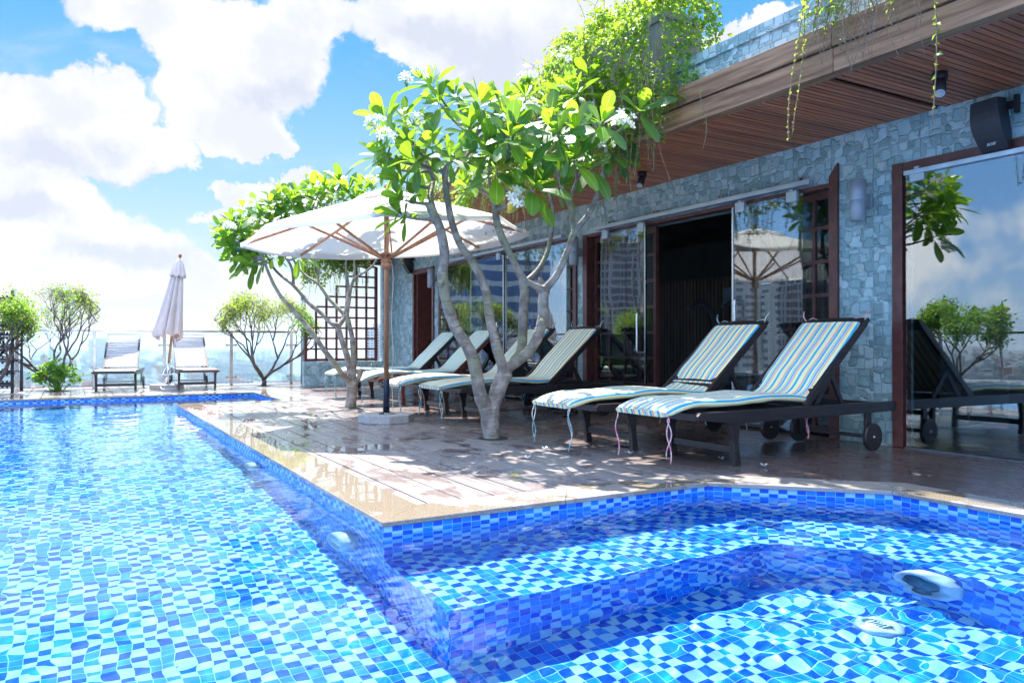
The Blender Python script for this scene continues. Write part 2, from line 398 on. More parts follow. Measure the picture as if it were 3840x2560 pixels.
def bark_mat(name, c1, c2, moss, sc=1.0, bs=0.5):
    m, nt, b = mat(name); tc = N(nt, 'ShaderNodeTexCoord'); v = tc.outputs['Object']
    col, h, f = noise_col(nt, v, 9 * sc, c1, c2, 8, 0.35, 0.62)
    n2 = N(nt, 'ShaderNodeTexNoise', inp={'Scale': 3.0 * sc, 'Detail': 4}); L(nt, v, n2.inputs['Vector'])
    col = MIX(nt, MAPR(nt, n2.outputs[0], 0.5, 0.62, 0, 0.6), col, moss)
    vo = N(nt, 'ShaderNodeTexVoronoi', inp={'Scale': 36.0 * sc}); L(nt, v, vo.inputs['Vector'])
    spots = MAPR(nt, vo.outputs['Distance'], 0.10, 0.26, 1.0, 0.0)
    n3 = N(nt, 'ShaderNodeTexNoise', inp={'Scale': 14.0 * sc, 'Detail': 3}); L(nt, v, n3.inputs['Vector'])
    spots = M_(nt, 'MULTIPLY', spots, MAPR(nt, n3.outputs[0], 0.45, 0.62))
    col = MIX(nt, M_(nt, 'MULTIPLY', spots, 0.30), col, (0.62, 0.58, 0.52))
    # broken rings that run round the limb
    mp = N(nt, 'ShaderNodeMapping'); mp.inputs['Scale'].default_value = (8, 8, 60); L(nt, v, mp.inputs[0])
    n4 = N(nt, 'ShaderNodeTexNoise', inp={'Scale': 1.0, 'Detail': 4}); L(nt, mp.outputs[0], n4.inputs['Vector'])
    col = MIX(nt, MAPR(nt, n4.outputs[0], 0.58, 0.72, 0, 0.55), col, tuple(x * 0.35 for x in c2))
    L(nt, col, b.inputs['Base Color']); b.inputs['Roughness'].default_value = 0.75
    hh = M_(nt, 'ADD', M_(nt, 'ADD', h, M_(nt, 'MULTIPLY', spots, 0.6)), M_(nt, 'MULTIPLY', n4.outputs[0], 0.8))
    bump(nt, b, hh, bs, 0.022)
    return m
MT['bark'] = bark_mat('bark', (0.36, 0.32, 0.275), (0.17, 0.145, 0.125), (0.24, 0.25, 0.14), 1.0, 0.9)
MT['bark_dark'] = bark_mat('bark_dark', (0.14, 0.10, 0.09), (0.06, 0.045, 0.045), (0.16, 0.12, 0.10), 2.0)

def tile_mat():
    m, nt, b = mat('pool_tile'); uv = N(nt, 'ShaderNodeUVMap')
    v = VM(nt, 'SCALE', uv.outputs[0]); v.inputs['Scale'].default_value = 1 / 0.0535
    fl = VM(nt, 'FLOOR', v.outputs[0]).outputs[0]; fr = VM(nt, 'FRACTION', v.outputs[0]).outputs[0]
    wnz = N(nt, 'ShaderNodeTexWhiteNoise', noise_dimensions='2D'); L(nt, fl, wnz.inputs['Vector'])
    sp = N(nt, 'ShaderNodeSeparateXYZ'); L(nt, fl, sp.inputs[0])
    # a mosaic sheet: light, mid and dark tiles, never two darks long in a row
    k = M_(nt, 'PINGPONG', M_(nt, 'ADD', sp.outputs[0], sp.outputs[1]), 1.0)
    val = M_(nt, 'ADD', M_(nt, 'MULTIPLY', wnz.outputs['Value'], 0.50), M_(nt, 'MULTIPLY', k, 0.46))
    col = RAMP(nt, val, [(0.0, (0.25, 0.51, 0.71)), (0.33, (0.005, 0.185, 0.70)), (0.64, (0.0005, 0.066, 0.54))], 'CONSTANT')
    tc = N(nt, 'ShaderNodeTexCoord')
    n = N(nt, 'ShaderNodeTexNoise', inp={'Scale': 40.0, 'Detail': 3}); L(nt, tc.outputs['Object'], n.inputs['Vector'])
    col = MIX(nt, MAPR(nt, n.outputs[0], 0.3, 0.7, 0.0, 0.06), col, (0.20, 0.50, 0.8))
    fs = N(nt, 'ShaderNodeSeparateXYZ'); L(nt, fr, fs.inputs[0])
    gx = M_(nt, 'ABSOLUTE', M_(nt, 'SUBTRACT', fs.outputs[0], 0.5)); gy = M_(nt, 'ABSOLUTE', M_(nt, 'SUBTRACT', fs.outputs[1], 0.5))
    g = MAPR(nt, M_(nt, 'MAXIMUM', gx, gy), 0.465, 0.485)
    col = MIX(nt, g, col, (0.20, 0.46, 0.70))
    L(nt, col, b.inputs['Base Color'])
    L(nt, MAPR(nt, g, 0, 1, 0.14, 0.7), b.inputs['Roughness']); b.inputs['Specular IOR Level'].default_value = 0.3
    bump(nt, b, M_(nt, 'SUBTRACT', 1.0, g), 0.3, 0.002)
    return m
MT['tile'] = tile_mat()
MT['tile_body'] = simple('tile_body', (0.04, 0.25, 0.55), None, 0.4)

def water_mat():
    m, nt, b = mat('pool_water')
    g = N(nt, 'ShaderNodeBsdfGlass', inp={'Roughness': 0.0, 'IOR': 1.333, 'Color': (0.84, 0.965, 1.0, 1)})
    L(nt, g.outputs[0], nt.nodes['Material Output'].inputs[0]); return m
MT['water'] = water_mat()

def stone_mat():
    m, nt, b = mat('crazy_stone'); geo = N(nt, 'ShaderNodeNewGeometry'); ps = N(nt, 'ShaderNodeSeparateXYZ')
    L(nt, geo.outputs['Position'], ps.inputs[0])
    u = M_(nt, 'ADD', ps.outputs[0], ps.outputs[1])
    cb = N(nt, 'ShaderNodeCombineXYZ'); L(nt, u, cb.inputs[0]); L(nt, ps.outputs[2], cb.inputs[1])
    P = cb.outputs[0]
    nz = N(nt, 'ShaderNodeTexNoise', inp={'Scale': 9.0, 'Detail': 3}); L(nt, P, nz.inputs['Vector'])
    wv = VM(nt, 'MULTIPLY', VM(nt, 'SUBTRACT', nz.outputs['Color'], (0.5, 0.5, 0.5)).outputs[0], (0.045, 0.045, 0)).outputs[0]
    # each printed slab starts its own stone pattern
    sl = VM(nt, 'MULTIPLY', P, (1 / 0.42, 1 / 0.21, 0)).outputs[0]
    flv = VM(nt, 'FLOOR', sl).outputs[0]; frv = VM(nt, 'FRACTION', sl).outputs[0]
    wnz = N(nt, 'ShaderNodeTexWhiteNoise', noise_dimensions='2D'); L(nt, flv, wnz.inputs['Vector'])
    q = VM(nt, 'ADD', VM(nt, 'ADD', P, wv).outputs[0], VM(nt, 'MULTIPLY', wnz.outputs['Color'], (40, 40, 0)).outputs[0]).outputs[0]
    q = VM(nt, 'MULTIPLY', q, (1.0, 1.0, 0)).outputs[0]
    v1 = N(nt, 'ShaderNodeTexVoronoi', feature='F1', distance='CHEBYCHEV', inp={'Scale': 10.5, 'Randomness': 0.78}); L(nt, q, v1.inputs['Vector'])
    v2 = N(nt, 'ShaderNodeTexVoronoi', feature='F2', distance='CHEBYCHEV', inp={'Scale': 10.5, 'Randomness': 0.78}); L(nt, q, v2.inputs['Vector'])
    ved = M_(nt, 'SUBTRACT', v2.outputs['Distance'], v1.outputs['Distance'])
    cs = N(nt, 'ShaderNodeSeparateColor'); L(nt, v1.outputs['Color'], cs.inputs[0])
    base = RAMP(nt, cs.outputs[0], [(0.0, (0.20, 0.32, 0.32)), (0.3, (0.28, 0.42, 0.42)), (0.6, (0.37, 0.54, 0.54)), (0.85, (0.49, 0.65, 0.65)), (1.0, (0.46, 0.54, 0.50))])
    n2 = N(nt, 'ShaderNodeTexNoise', inp={'Scale': 22.0, 'Detail': 7, 'Roughness': 0.65, 'Distortion': 0.6}); L(nt, q, n2.inputs['Vector'])
    base = MIX(nt, MAPR(nt, n2.outputs[0], 0.50, 0.72, 0.0, 0.65), base, (0.50, 0.64, 0.65))
    base = MIX(nt, MAPR(nt, n2.outputs[0], 0.28, 0.48, 0.42, 0.0), base, (0.12, 0.20, 0.20))
    ln = MAPR(nt, ved, 0.02, 0.075, 1.0, 0.0)
    base = MIX(nt, M_(nt, 'MULTIPLY', ln, 0.34), base, (0.20, 0.25, 0.25))
    fs = N(nt, 'ShaderNodeSeparateXYZ'); L(nt, frv, fs.inputs[0])
    gx = M_(nt, 'MULTIPLY', M_(nt, 'ABSOLUTE', M_(nt, 'SUBTRACT', fs.outputs[0], 0.5)), 0.42)
    gy = M_(nt, 'MULTIPLY', M_(nt, 'ABSOLUTE', M_(nt, 'SUBTRACT', fs.outputs[1], 0.5)), 0.21)
    j = M_(nt, 'MAXIMUM', MAPR(nt, gx, 0.2075, 0.209), MAPR(nt, gy, 0.1025, 0.104))
    base = MIX(nt, M_(nt, 'MULTIPLY', j, 0.65), base, (0.36, 0.36, 0.33))
    L(nt, base, b.inputs['Base Color'])
    L(nt, MAPR(nt, n2.outputs[0], 0.3, 0.7, 0.35, 0.6), b.inputs['Roughness'])
    h = M_(nt, 'ADD', M_(nt, 'MULTIPLY', n2.outputs[0], 0.5), MAPR(nt, ved, 0.0, 0.14))
    h = M_(nt, 'SUBTRACT', h, M_(nt, 'MULTIPLY', j, 0.8))
    bump(nt, b, h, 0.75, 0.009)
    return m
MT['stone'] = stone_mat()

def deck_mat():
    m, nt, b = mat('deck_boards'); geo = N(nt, 'ShaderNodeNewGeometry'); P = geo.outputs['Position']
    r = geo.outputs['Random Per Island']
    cbx = N(nt, 'ShaderNodeCombineXYZ'); rr = M_(nt, 'MULTIPLY', r, 50.0)
    for i in range(3): L(nt, rr, cbx.inputs[i])
    q = VM(nt, 'ADD', VM(nt, 'MULTIPLY', P, (34, 1.3, 1)).outputs[0], cbx.outputs[0]).outputs[0]
    n1 = N(nt, 'ShaderNodeTexNoise', inp={'Scale': 1.0, 'Detail': 9, 'Roughness': 0.65}); L(nt, q, n1.inputs['Vector'])
    fine = MAPR(nt, n1.outputs[0], 0.3, 0.72)
    col = MIX(nt, fine, (0.185, 0.162, 0.15), (0.37, 0.335, 0.32))
    col = MIX(nt, M_(nt, 'MULTIPLY', r, 0.35), col, (0.30, 0.265, 0.245))
    # the strip along the building is a darker brown
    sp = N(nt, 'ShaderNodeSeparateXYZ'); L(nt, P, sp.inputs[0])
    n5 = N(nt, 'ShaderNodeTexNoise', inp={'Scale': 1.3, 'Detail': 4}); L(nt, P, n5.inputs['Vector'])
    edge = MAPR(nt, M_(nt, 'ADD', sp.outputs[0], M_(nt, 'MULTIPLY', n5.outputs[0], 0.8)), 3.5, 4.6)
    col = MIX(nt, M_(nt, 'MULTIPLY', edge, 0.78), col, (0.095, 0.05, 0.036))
    # damp stains and standing water
    n2 = N(nt, 'ShaderNodeTexNoise', inp={'Scale': 2.6, 'Detail': 5, 'Roughness': 0.55, 'Distortion': 0.5})
    L(nt, VM(nt, 'MULTIPLY', P, (1.3, 0.8, 1)).outputs[0], n2.inputs['Vector'])
    nearpool = MAPR(nt, sp.outputs[0], 1.6, 4.0, 0.055, -0.03)
    wet = MAPR(nt, M_(nt, 'ADD', n2.outputs[0], nearpool), 0.595, 0.64)
    damp = MAPR(nt, M_(nt, 'ADD', n2.outputs[0], nearpool), 0.55, 0.61)
    col = MIX(nt, M_(nt, 'MULTIPLY', damp, 0.45), col, (0.15, 0.085, 0.07))
    n3 = N(nt, 'ShaderNodeTexNoise', inp={'Scale': 7.0, 'Detail': 2}); L(nt, P, n3.inputs['Vector'])
    L(nt, col, b.inputs['Base Color'])
    rg = MAPR(nt, n5.outputs[0], 0.35, 0.65, 0.18, 0.34)
    rg = M_(nt, 'SUBTRACT', rg, M_(nt, 'MULTIPLY', damp, 0.10))
    rgm = N(nt, 'ShaderNodeMix', data_type='FLOAT'); L(nt, wet, rgm.inputs[0]); L(nt, rg, rgm.inputs[2]); rgm.inputs[3].default_value = 0.015
    L(nt, rgm.outputs[0], b.inputs['Roughness'])
    bp = N(nt, 'ShaderNodeBump', inp={'Distance': 0.003}); L(nt, n1.outputs[0], bp.inputs['Height'])
    L(nt, M_(nt, 'MULTIPLY', M_(nt, 'SUBTRACT', 1.0, wet), 0.35), bp.inputs['Strength'])
    L(nt, bp.outputs[0], b.inputs['Normal'])
    return m
MT['deck'] = deck_mat()

def coping_mat():
    m, nt, b = mat('tan_granite'); geo = N(nt, 'ShaderNodeNewGeometry'); P = geo.outputs['Position']
    n1 = N(nt, 'ShaderNodeTexNoise', inp={'Scale': 130.0, 'Detail': 4, 'Roughness': 0.7}); L(nt, P, n1.inputs['Vector'])
    n2 = N(nt, 'ShaderNodeTexNoise', inp={'Scale': 2.2, 'Detail': 5, 'Roughness': 0.6}); L(nt, P, n2.inputs['Vector'])
    col = MIX(nt, MAPR(nt, n1.outputs[0], 0.35, 0.65), (0.16, 0.128, 0.088), (0.30, 0.25, 0.185))
    sp = N(nt, 'ShaderNodeSeparateXYZ'); L(nt, P, sp.inputs[0])
    leftwet = M_(nt, 'MAXIMUM', MAPR(nt, sp.outputs[0], 1.62, 1.75, 1.0, 0.0), MAPR(nt, sp.outputs[1], 9.0, 9.4))
    wet = M_(nt, 'MAXIMUM', leftwet, MAPR(nt, n2.outputs[0], 0.50, 0.545, 0.0, 0.9))
    col = MIX(nt, M_(nt, 'SUBTRACT', 1.0, wet), col, MIX(nt, MAPR(nt, n1.outputs[0], 0.3, 0.7), (0.24, 0.21, 0.18), (0.34, 0.30, 0.26)))
    L(nt, col, b.inputs['Base Color'])
    L(nt, MAPR(nt, wet, 0, 1, 0.42, 0.012), b.inputs['Roughness'])
    b.inputs['Specular IOR Level'].default_value = 0.6
    n6 = N(nt, 'ShaderNodeTexNoise', inp={'Scale': 3.5, 'Detail': 2}); L(nt, P, n6.inputs['Vector'])
    bump(nt, b, M_(nt, 'ADD', n6.outputs[0], M_(nt, 'MULTIPLY', n1.outputs[0], M_(nt, 'MULTIPLY', M_(nt, 'SUBTRACT', 1.0, wet), 0.2))), 0.12, 0.01)
    return m
MT['coping'] = coping_mat()
def granite():
    m, nt, b = mat('grey_granite'); tc = N(nt, 'ShaderNodeTexCoord'); v = tc.outputs['Object']
    vo = N(nt, 'ShaderNodeTexNoise', inp={'Scale': 95.0, 'Detail': 5, 'Roughness': 0.8}); L(nt, v, vo.inputs['Vector'])
    col = RAMP(nt, vo.outputs[0], [(0.38, (0.12, 0.13, 0.14)), (0.5, (0.38, 0.38, 0.38)), (0.62, (0.58, 0.56, 0.54))])
    L(nt, col, b.inputs['Base Color']); b.inputs['Roughness'].default_value = 0.7
    bump(nt, b, vo.outputs[0], 0.25, 0.003); return m
MT['granite'] = granite()

def glass_mat(name, f0=0.2, tint=(0.80, 0.88, 0.88), rough=0.0, haze=0.0, blur=0.0):
    """pane: see-through plus a mirror that strengthens towards grazing angles"""
    m, nt, b = mat(name); nt.nodes.remove(b)
    geo = N(nt, 'ShaderNodeNewGeometry')
    d = VM(nt, 'DOT_PRODUCT', geo.outputs['Normal'], geo.outputs['Incoming'])
    c = M_(nt, 'SUBTRACT', 1.0, M_(nt, 'ABSOLUTE', d.outputs['Value']), clamp=True)
    f = M_(nt, 'ADD', f0, M_(nt, 'MULTIPLY', M_(nt, 'POWER', c, 5.0), 1 - f0), clamp=True)
    tc = N(nt, 'ShaderNodeTexCoord')
    t = N(nt, 'ShaderNodeBsdfTransparent'); t.inputs[0].default_value = tuple(tint) + (1,)
    g = N(nt, 'ShaderNodeBsdfGlossy', inp={'Roughness': rough})
    wob = N(nt, 'ShaderNodeTexNoise', inp={'Scale': 1.6, 'Detail': 1.0}); L(nt, tc.outputs['Object'], wob.inputs['Vector'])
    bp = N(nt, 'ShaderNodeBump', inp={'Strength': 0.035, 'Distance': 0.05}); L(nt, wob.outputs[0], bp.inputs['Height'])
    L(nt, bp.outputs[0], g.inputs['Normal'])
    body = t.outputs[0]
    if blur:
        rf = N(nt, 'ShaderNodeBsdfRefraction', inp={'Roughness': 0.17, 'IOR': 1.03, 'Color': tuple(tint) + (1,)})
        mb = N(nt, 'ShaderNodeMixShader'); mb.inputs[0].default_value = blur; L(nt, body, mb.inputs[1]); L(nt, rf.outputs[0], mb.inputs[2]); body = mb.outputs[0]
    if haze:
        df = N(nt, 'ShaderNodeBsdfTranslucent', inp={'Color': (0.75, 0.85, 0.92, 1)})
        mh = N(nt, 'ShaderNodeMixShader'); mh.inputs[0].default_value = haze; L(nt, body, mh.inputs[1]); L(nt, df.outputs[0], mh.inputs[2]); body = mh.outputs[0]
    mx = N(nt, 'ShaderNodeMixShader'); L(nt, f, mx.inputs[0]); L(nt, body, mx.inputs[1]); L(nt, g.outputs[0], mx.inputs[2])
    L(nt, mx.outputs[0], nt.nodes['Material Output'].inputs[0]); return m
MT['door_glass'] = glass_mat('door_glass', 0.17)
MT['fence_glass'] = glass_mat('fence_glass', 0.03, (0.86, 0.955, 0.98), 0.0, 0.04, 0.6)
MT['clear_glass'] = glass_mat('clear_glass', 0.05, (0.88, 0.95, 0.97), 0.0, 0.05, 0.0)

def fabric(name, c, tr=0.45, tcol=None):
    m, nt, b = mat(name); tc = N(nt, 'ShaderNodeTexCoord')
    col, h, f = noise_col(nt, tc.outputs['Object'], 2.5, c, tuple(x * 0.93 for x in c), 3)
    wv = N(nt, 'ShaderNodeTexNoise', inp={'Scale': 260.0, 'Detail': 2}); L(nt, tc.outputs['Object'], wv.inputs['Vector'])
    L(nt, col, b.inputs['Base Color']); b.inputs['Roughness'].default_value = 0.9
    b.inputs['Specular IOR Level'].default_value = 0.1
    bump(nt, b, wv.outputs[0], 0.1, 0.002)
    t = N(nt, 'ShaderNodeBsdfTranslucent'); t.inputs[0].default_value = tuple(tcol or c) + (1,)
    mx = N(nt, 'ShaderNodeMixShader'); mx.inputs[0].default_value = tr
    L(nt, b.outputs[0], mx.inputs[1]); L(nt, t.outputs[0], mx.inputs[2]); L(nt, mx.outputs[0], nt.nodes['Material Output'].inputs[0])
    return m
MT['canopy'] = fabric('canopy', (0.86, 0.84, 0.81), 0.5, (0.92, 0.91, 0.89))
MT['closed_cloth'] = fabric('closed_cloth', (0.78, 0.68, 0.62), 0.22, (0.8, 0.6, 0.5))

def stripe_mat(name, accent, shift):
    m, nt, b = mat(name); uv = N(nt, 'ShaderNodeUVMap'); sp = N(nt, 'ShaderNodeSeparateXYZ'); L(nt, uv.outputs[0], sp.inputs[0])
    Y = (0.90, 0.86, 0.42); W = (0.92, 0.87, 0.72); B = (0.015, 0.40, 0.66); T = (0.02, 0.20, 0.24); O = accent[0]; K = accent[1]
    seq = [(Y, 24), (W, 3), (K, 4), (W, 3), (O, 10), (W, 3), (B, 18), (W, 3), (Y, 18), (T, 4), (W, 6), (B, 11), (W, 3), (K, 4), (W, 4), (O, 7), (Y, 20), (W, 3), (B, 15), (T, 4), (W, 5)]
    tot = sum(x[1] for x in seq); acc = 0; st = []
    for c, wd in seq: st.append((acc / tot, c)); acc += wd
    f = M_(nt, 'FRACT', M_(nt, 'ADD', M_(nt, 'MULTIPLY', sp.outputs[0], 1 / 0.205), shift))
    col = RAMP(nt, f, st, 'CONSTANT')
    tc = N(nt, 'ShaderNodeTexCoord')
    n = N(nt, 'ShaderNodeTexNoise', inp={'Scale': 5.0, 'Detail': 4}); L(nt, tc.outputs['Object'], n.inputs['Vector'])
    col = MIX(nt, MAPR(nt, n.outputs[0], 0.35, 0.7, 0.0, 0.10), col, (0.62, 0.60, 0.56))
    wv = N(nt, 'ShaderNodeTexNoise', inp={'Scale': 350.0, 'Detail': 1}); L(nt, tc.outputs['Object'], wv.inputs['Vector'])
    L(nt, col, b.inputs['Base Color']); b.inputs['Roughness'].default_value = 0.9; b.inputs['Specular IOR Level'].default_value = 0.15
    bump(nt, b, M_(nt, 'ADD', M_(nt, 'MULTIPLY', wv.outputs[0], 0.15), n.outputs[0]), 0.25, 0.01)
    return m
MT['stripe_a'] = stripe_mat('stripe_a', ((0.80, 0.42, 0.18), (0.78, 0.16, 0.30)), 0.1)
MT['stripe_b'] = stripe_mat('stripe_b', ((0.74, 0.46, 0.36), (0.70, 0.30, 0.36)), 0.45)
MT['stripe_c'] = stripe_mat('stripe_c', ((0.70, 0.50, 0.40), (0.05, 0.30, 0.30)), 0.7)

# ------------------------------------------------------------------ pool, deck, coping
PX, CY = 1.30, 3.48                   # main pool's right side, spa's far side
A1, B1 = (3.40, 3.48), (4.14, 2.74)   # the spa's chamfered corner
NX0, NX1, NY0, NY1 = 1.33, 2.80, 11.8, 14.0
FARY = 14.0; LX = -5.0; NEARY = -3.0
WZ, BZ, FZ = -0.068, -0.50, -0.985
outline = [(LX, NEARY), (4.14, NEARY), B1, A1, (PX, CY), (PX, NY0), (NX1, NY0), (NX1, FARY), (LX, FARY)]  # water outline, ccw
def pool():
    b = MB()
    def wall(p, q, z0, z1, flip=False):
        ln = math.dist(p, q); th = (p[0] * 3.1 + p[1] * 1.7) % 1
        pts = [(p[0], p[1], z0), (q[0], q[1], z0), (q[0], q[1], z1), (p[0], p[1], z1)]
        uv = [(th, z0), (th + ln, z0), (th + ln, z1), (th, z1)]
        b.poly(pts, uv)
    # floor of both basins
    fl = [(LX, NEARY), (4.14, NEARY), B1, A1, (PX, CY), (PX, NY0), (NX1, NY0), (NX1, FARY), (LX, FARY)]
    b.poly([(x, y, FZ) for x, y in [(LX, NEARY), (PX, NEARY), (PX, FARY), (LX, FARY)]], [(LX, NEARY), (PX, NEARY), (PX, FARY), (LX, FARY)])
    b.poly([(x, y, FZ) for x, y in [(PX, NEARY), (4.14, NEARY), (4.14, CY), (PX, CY)]], [(PX, NEARY), (4.14, NEARY), (4.14, CY), (PX, CY)])
    b.poly([(x, y, FZ) for x, y in [(PX, NY0), (NX1, NY0), (NX1, FARY), (PX, FARY)]], [(PX, NY0), (NX1, NY0), (NX1, FARY), (PX, FARY)])
    for i in range(len(outline)):
        p, q = outline[i], outline[(i + 1) % len(outline)]
        wall(p, q, FZ, -0.024)
    # bench
    IA, IB = (3.106, 2.77), (3.43, 2.446)
    be = [(PX, 2.77), IA, IB, (3.43, NEARY), (4.14, NEARY), B1, A1, (PX, CY)]
    def ledge(poly, ang):
        ca, sa = math.cos(ang), math.sin(ang)
        b.poly([(x, y, BZ) for x, y in poly], [(x * ca + y * sa, -x * sa + y * ca) for x, y in poly])
    ledge([(PX, 2.77), IA, A1, (PX, CY)], 0)
    ledge([IA, IB, B1, A1], R(-45))
    ledge([IB, (3.43, NEARY), (4.14, NEARY), B1], 0)
    for p, q in (((PX, 2.77), IA), (IA, IB), (IB, (3.43, NEARY)), ((PX, CY), (PX, 2.77))): wall(p, q, FZ, BZ)
    o = b.build('pool_basin', [MT['tile']], uvs=True)
    tag(o, kind='structure'); o.cycles.is_caustics_receiver = True
pool()

def water():
    xs = np.arange(LX, 4.16, 0.0155)
    ys = [-1.2]
    while ys[-1] < FARY + 0.02:
        y = ys[-1]; ys.append(y + (0.0125 if y < 4.0 else 0.0125 + (y - 4.0) * 0.0022))
    ys = np.array(ys); X, Y = np.meshgrid(xs, ys)
    Z = np.zeros_like(X); rng = np.random.RandomState(3)
    for lam, slope, n in ((1.4, 0.008, 5), (0.6, 0.010, 7), (0.28, 0.012, 9), (0.15, 0.013, 12), (0.085, 0.012, 14)):
        for _ in range(n):
            l = lam * rng.uniform(0.75, 1.3); a = rng.normal(math.pi / 2 + 0.35, 0.85); k = 2 * math.pi / l
            ph = rng.uniform(0, 6.28); amp = slope * math.sqrt(2.0 / n) / k
            ma = rng.uniform(0, 6.28); mk = rng.uniform(0.6, 1.6)
            env = 0.65 + 0.35 * np.sin(X * mk * math.cos(ma) + Y * mk * math.sin(ma) + ph * 3)
            spa = 1.0 + (1.1 if lam < 0.5 else 0.5) / (1 + np.exp(-(X - 1.7) * 6)) * (Y < 4)
            Z += amp * spa * env * np.sin(k * (X * math.cos(a) + Y * math.sin(a)) + ph + 0.8 * np.sin(X * 1.3 + Y * 0.9 + ph))
    # in the spa the surface is calmer in the lee of the corner
    nx, ny = len(xs), len(ys)
    V = np.stack([X.ravel(), Y.ravel(), (Z + WZ).ravel()], 1)
    I = np.arange((nx) * (ny)).reshape(ny, nx)
    q = np.stack([I[:-1, :-1], I[:-1, 1:], I[1:, 1:], I[1:, :-1]], -1).reshape(-1, 4)
    cx_ = V[q].mean(1)
    x, y = cx_[:, 0], cx_[:, 1]; e = 0.012
    ins = ((x < PX + e) | ((y < CY + e) & (x < 4.14 + e) & (x + y < A1[0] + A1[1] + e * 1.4)) | ((y > NY0 - e) & (x < NX1 + e)))
    q = q[ins]
    me = bpy.data.meshes.new('water')
    me.vertices.add(len(V)); me.vertices.foreach_set('co', V.ravel())
    me.loops.add(len(q) * 4); me.loops.foreach_set('vertex_index', q.ravel().astype(np.int32))
    me.polygons.add(len(q)); me.polygons.foreach_set('loop_start', np.arange(0, len(q) * 4, 4, dtype=np.int32))
    me.polygons.foreach_set('loop_total', np.full(len(q), 4, dtype=np.int32)); me.polygons.foreach_set('use_smooth', np.ones(len(q), dtype=bool))
    me.update(calc_edges=True); me.validate()
    me.materials.append(MT['water'])
    o = bpy.data.objects.new('water', me); C.objects.link(o); tag(o, kind='structure')
    o.cycles.is_caustics_caster = True
water()

def coping():
    b = MB(); W = 0.29; ov = 0.012; z0, z1 = -0.026, 0.0
    t = math.tan(R(22.5))
    def seg(p, q, nrm, ext0, ext1):
        """p,q inner edge; nrm points away from the water; ext = lengthening of the outer edge at each end"""
        p, q, n = Vector(p + (0,)), Vector(q + (0,)), Vector(nrm + (0,)).normalized(); d = (q - p).normalized()
        i0, i1 = p - n * ov + d * (ext0 * ov / W), q - n * ov - d * (ext1 * ov / W)
        o0, o1 = p + n * W - d * ext0, q + n * W + d * ext1
        ln = (q - p).length; k = max(1, round(ln / 1.2)); g = 0.0015
        for j in range(k):
            f0, f1 = j / k, (j + 1) / k
            a, c = i0.lerp(i1, f0), i0.lerp(i1, f1); e, f = o0.lerp(o1, f0), o0.lerp(o1, f1)
            if j > 0: a += d * g; e += d * g
            if j < k - 1: c -= d * g; f -= d * g
            b.prism([(v.x, v.y) for v in (a, c, f, e)], z0, z1)
    seg((PX, CY), (PX, NY0), (1, 0), -W, -W)
    seg((PX, NY0), (NX1, NY0), (0, -1), -W, W) if False else None
    seg((PX + 0.02, NY0), (NX1, NY0), (0, -1), -W + 0.02, W)
    seg((NX1, NY0), (NX1, FARY), (1, 0), W, W)
    seg((LX, FARY), (NX1, FARY), (0, 1), 0, W)
    seg((PX, CY), A1, (0, 1), -W, t * W)
    seg(A1, B1, (1, 1), t * W, t * W)
    seg(B1, (4.14, NEARY), (1, 0), t * W, 0)
    seg((LX, NEARY), (LX, FARY), (-1, 0), 0, W)
    o = b.build('pool_coping', MT['coping'], bevel=0.004); tag(o, kind='structure')
coping()

def deck():
    b = MB(); g = 0.0052; bw = 0.208; z1 = -0.004; z0 = -0.035
    def board(xa, xb, ya, yb, seed):
        rn = random.Random(seed); y = ya - rn.uniform(0, 2.2)
        while y < yb:
            l = rn.uniform(2.0, 3.4); a, c = max(y, ya), min(y + l, yb)
            if c - a > 0.04:
                dz = rn.uniform(-0.0015, 0.0)
                b.box((xa + g, a + 0.0015, z0), (xb - g, c - 0.0015, z1 + dz))
            y += l
    x = 1.45; i = 0
    while x < 5.98:
        xb = min(x + bw, 5.99); xm = (x + xb) / 2
        if xb < 3.0: y0 = CY + 0.14
        elif x < A1[0] + 0.1: y0 = CY + 0.14 if xb < 3.42 else 3.62
        if x >= 3.2 and x < 4.5: y0 = max(-3.0, min(CY + 0.14, A1[0] + A1[1] + 0.20 - xm)) if xm < 4.2 else -3.0
        if x >= 4.24: y0 = -3.0
        if xb < NX1 + 0.15:
            board(x, xb, y0, NY0 - 0.12, i); board(x, xb, FARY + 0.12, 17.4, i + 90)
        else: board(x, xb, y0, 17.4, i)
        x += bw; i += 1
    x = 1.45 - bw
    while x > LX:
        board(x, x + bw, FARY + 0.12, 17.4, i); x -= bw; i += 1
    x = LX - 0.12
    while x > -7.6: board(x - bw, x, -3.0, 17.4, i); x -= bw; i += 1
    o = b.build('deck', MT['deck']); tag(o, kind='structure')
    b = MB(); b.box((1.42, CY + 0.1, -1.2), (6.0, NY0 - 0.1, -0.036)); b.box((NX1 + 0.12, NY0 - 0.1, -1.2), (6.0, 17.5, -0.036)); b.box((-6, FARY + 0.1, -1.2), (NX1 + 0.12, 17.5, -0.036)); b.box((4.3, -3, -1.2), (6.0, CY + 0.1, -0.036)); b.box((-7.8, -3, -1.2), (LX - 0.1, 17.5, -0.0365))
    b.prism([(3.55, 3.58), (4.3, 2.83), (4.3, 3.58)], -1.2, -0.036)
    o = b.build('deck_base', MT['black']); tag(o, kind='structure')
deck()

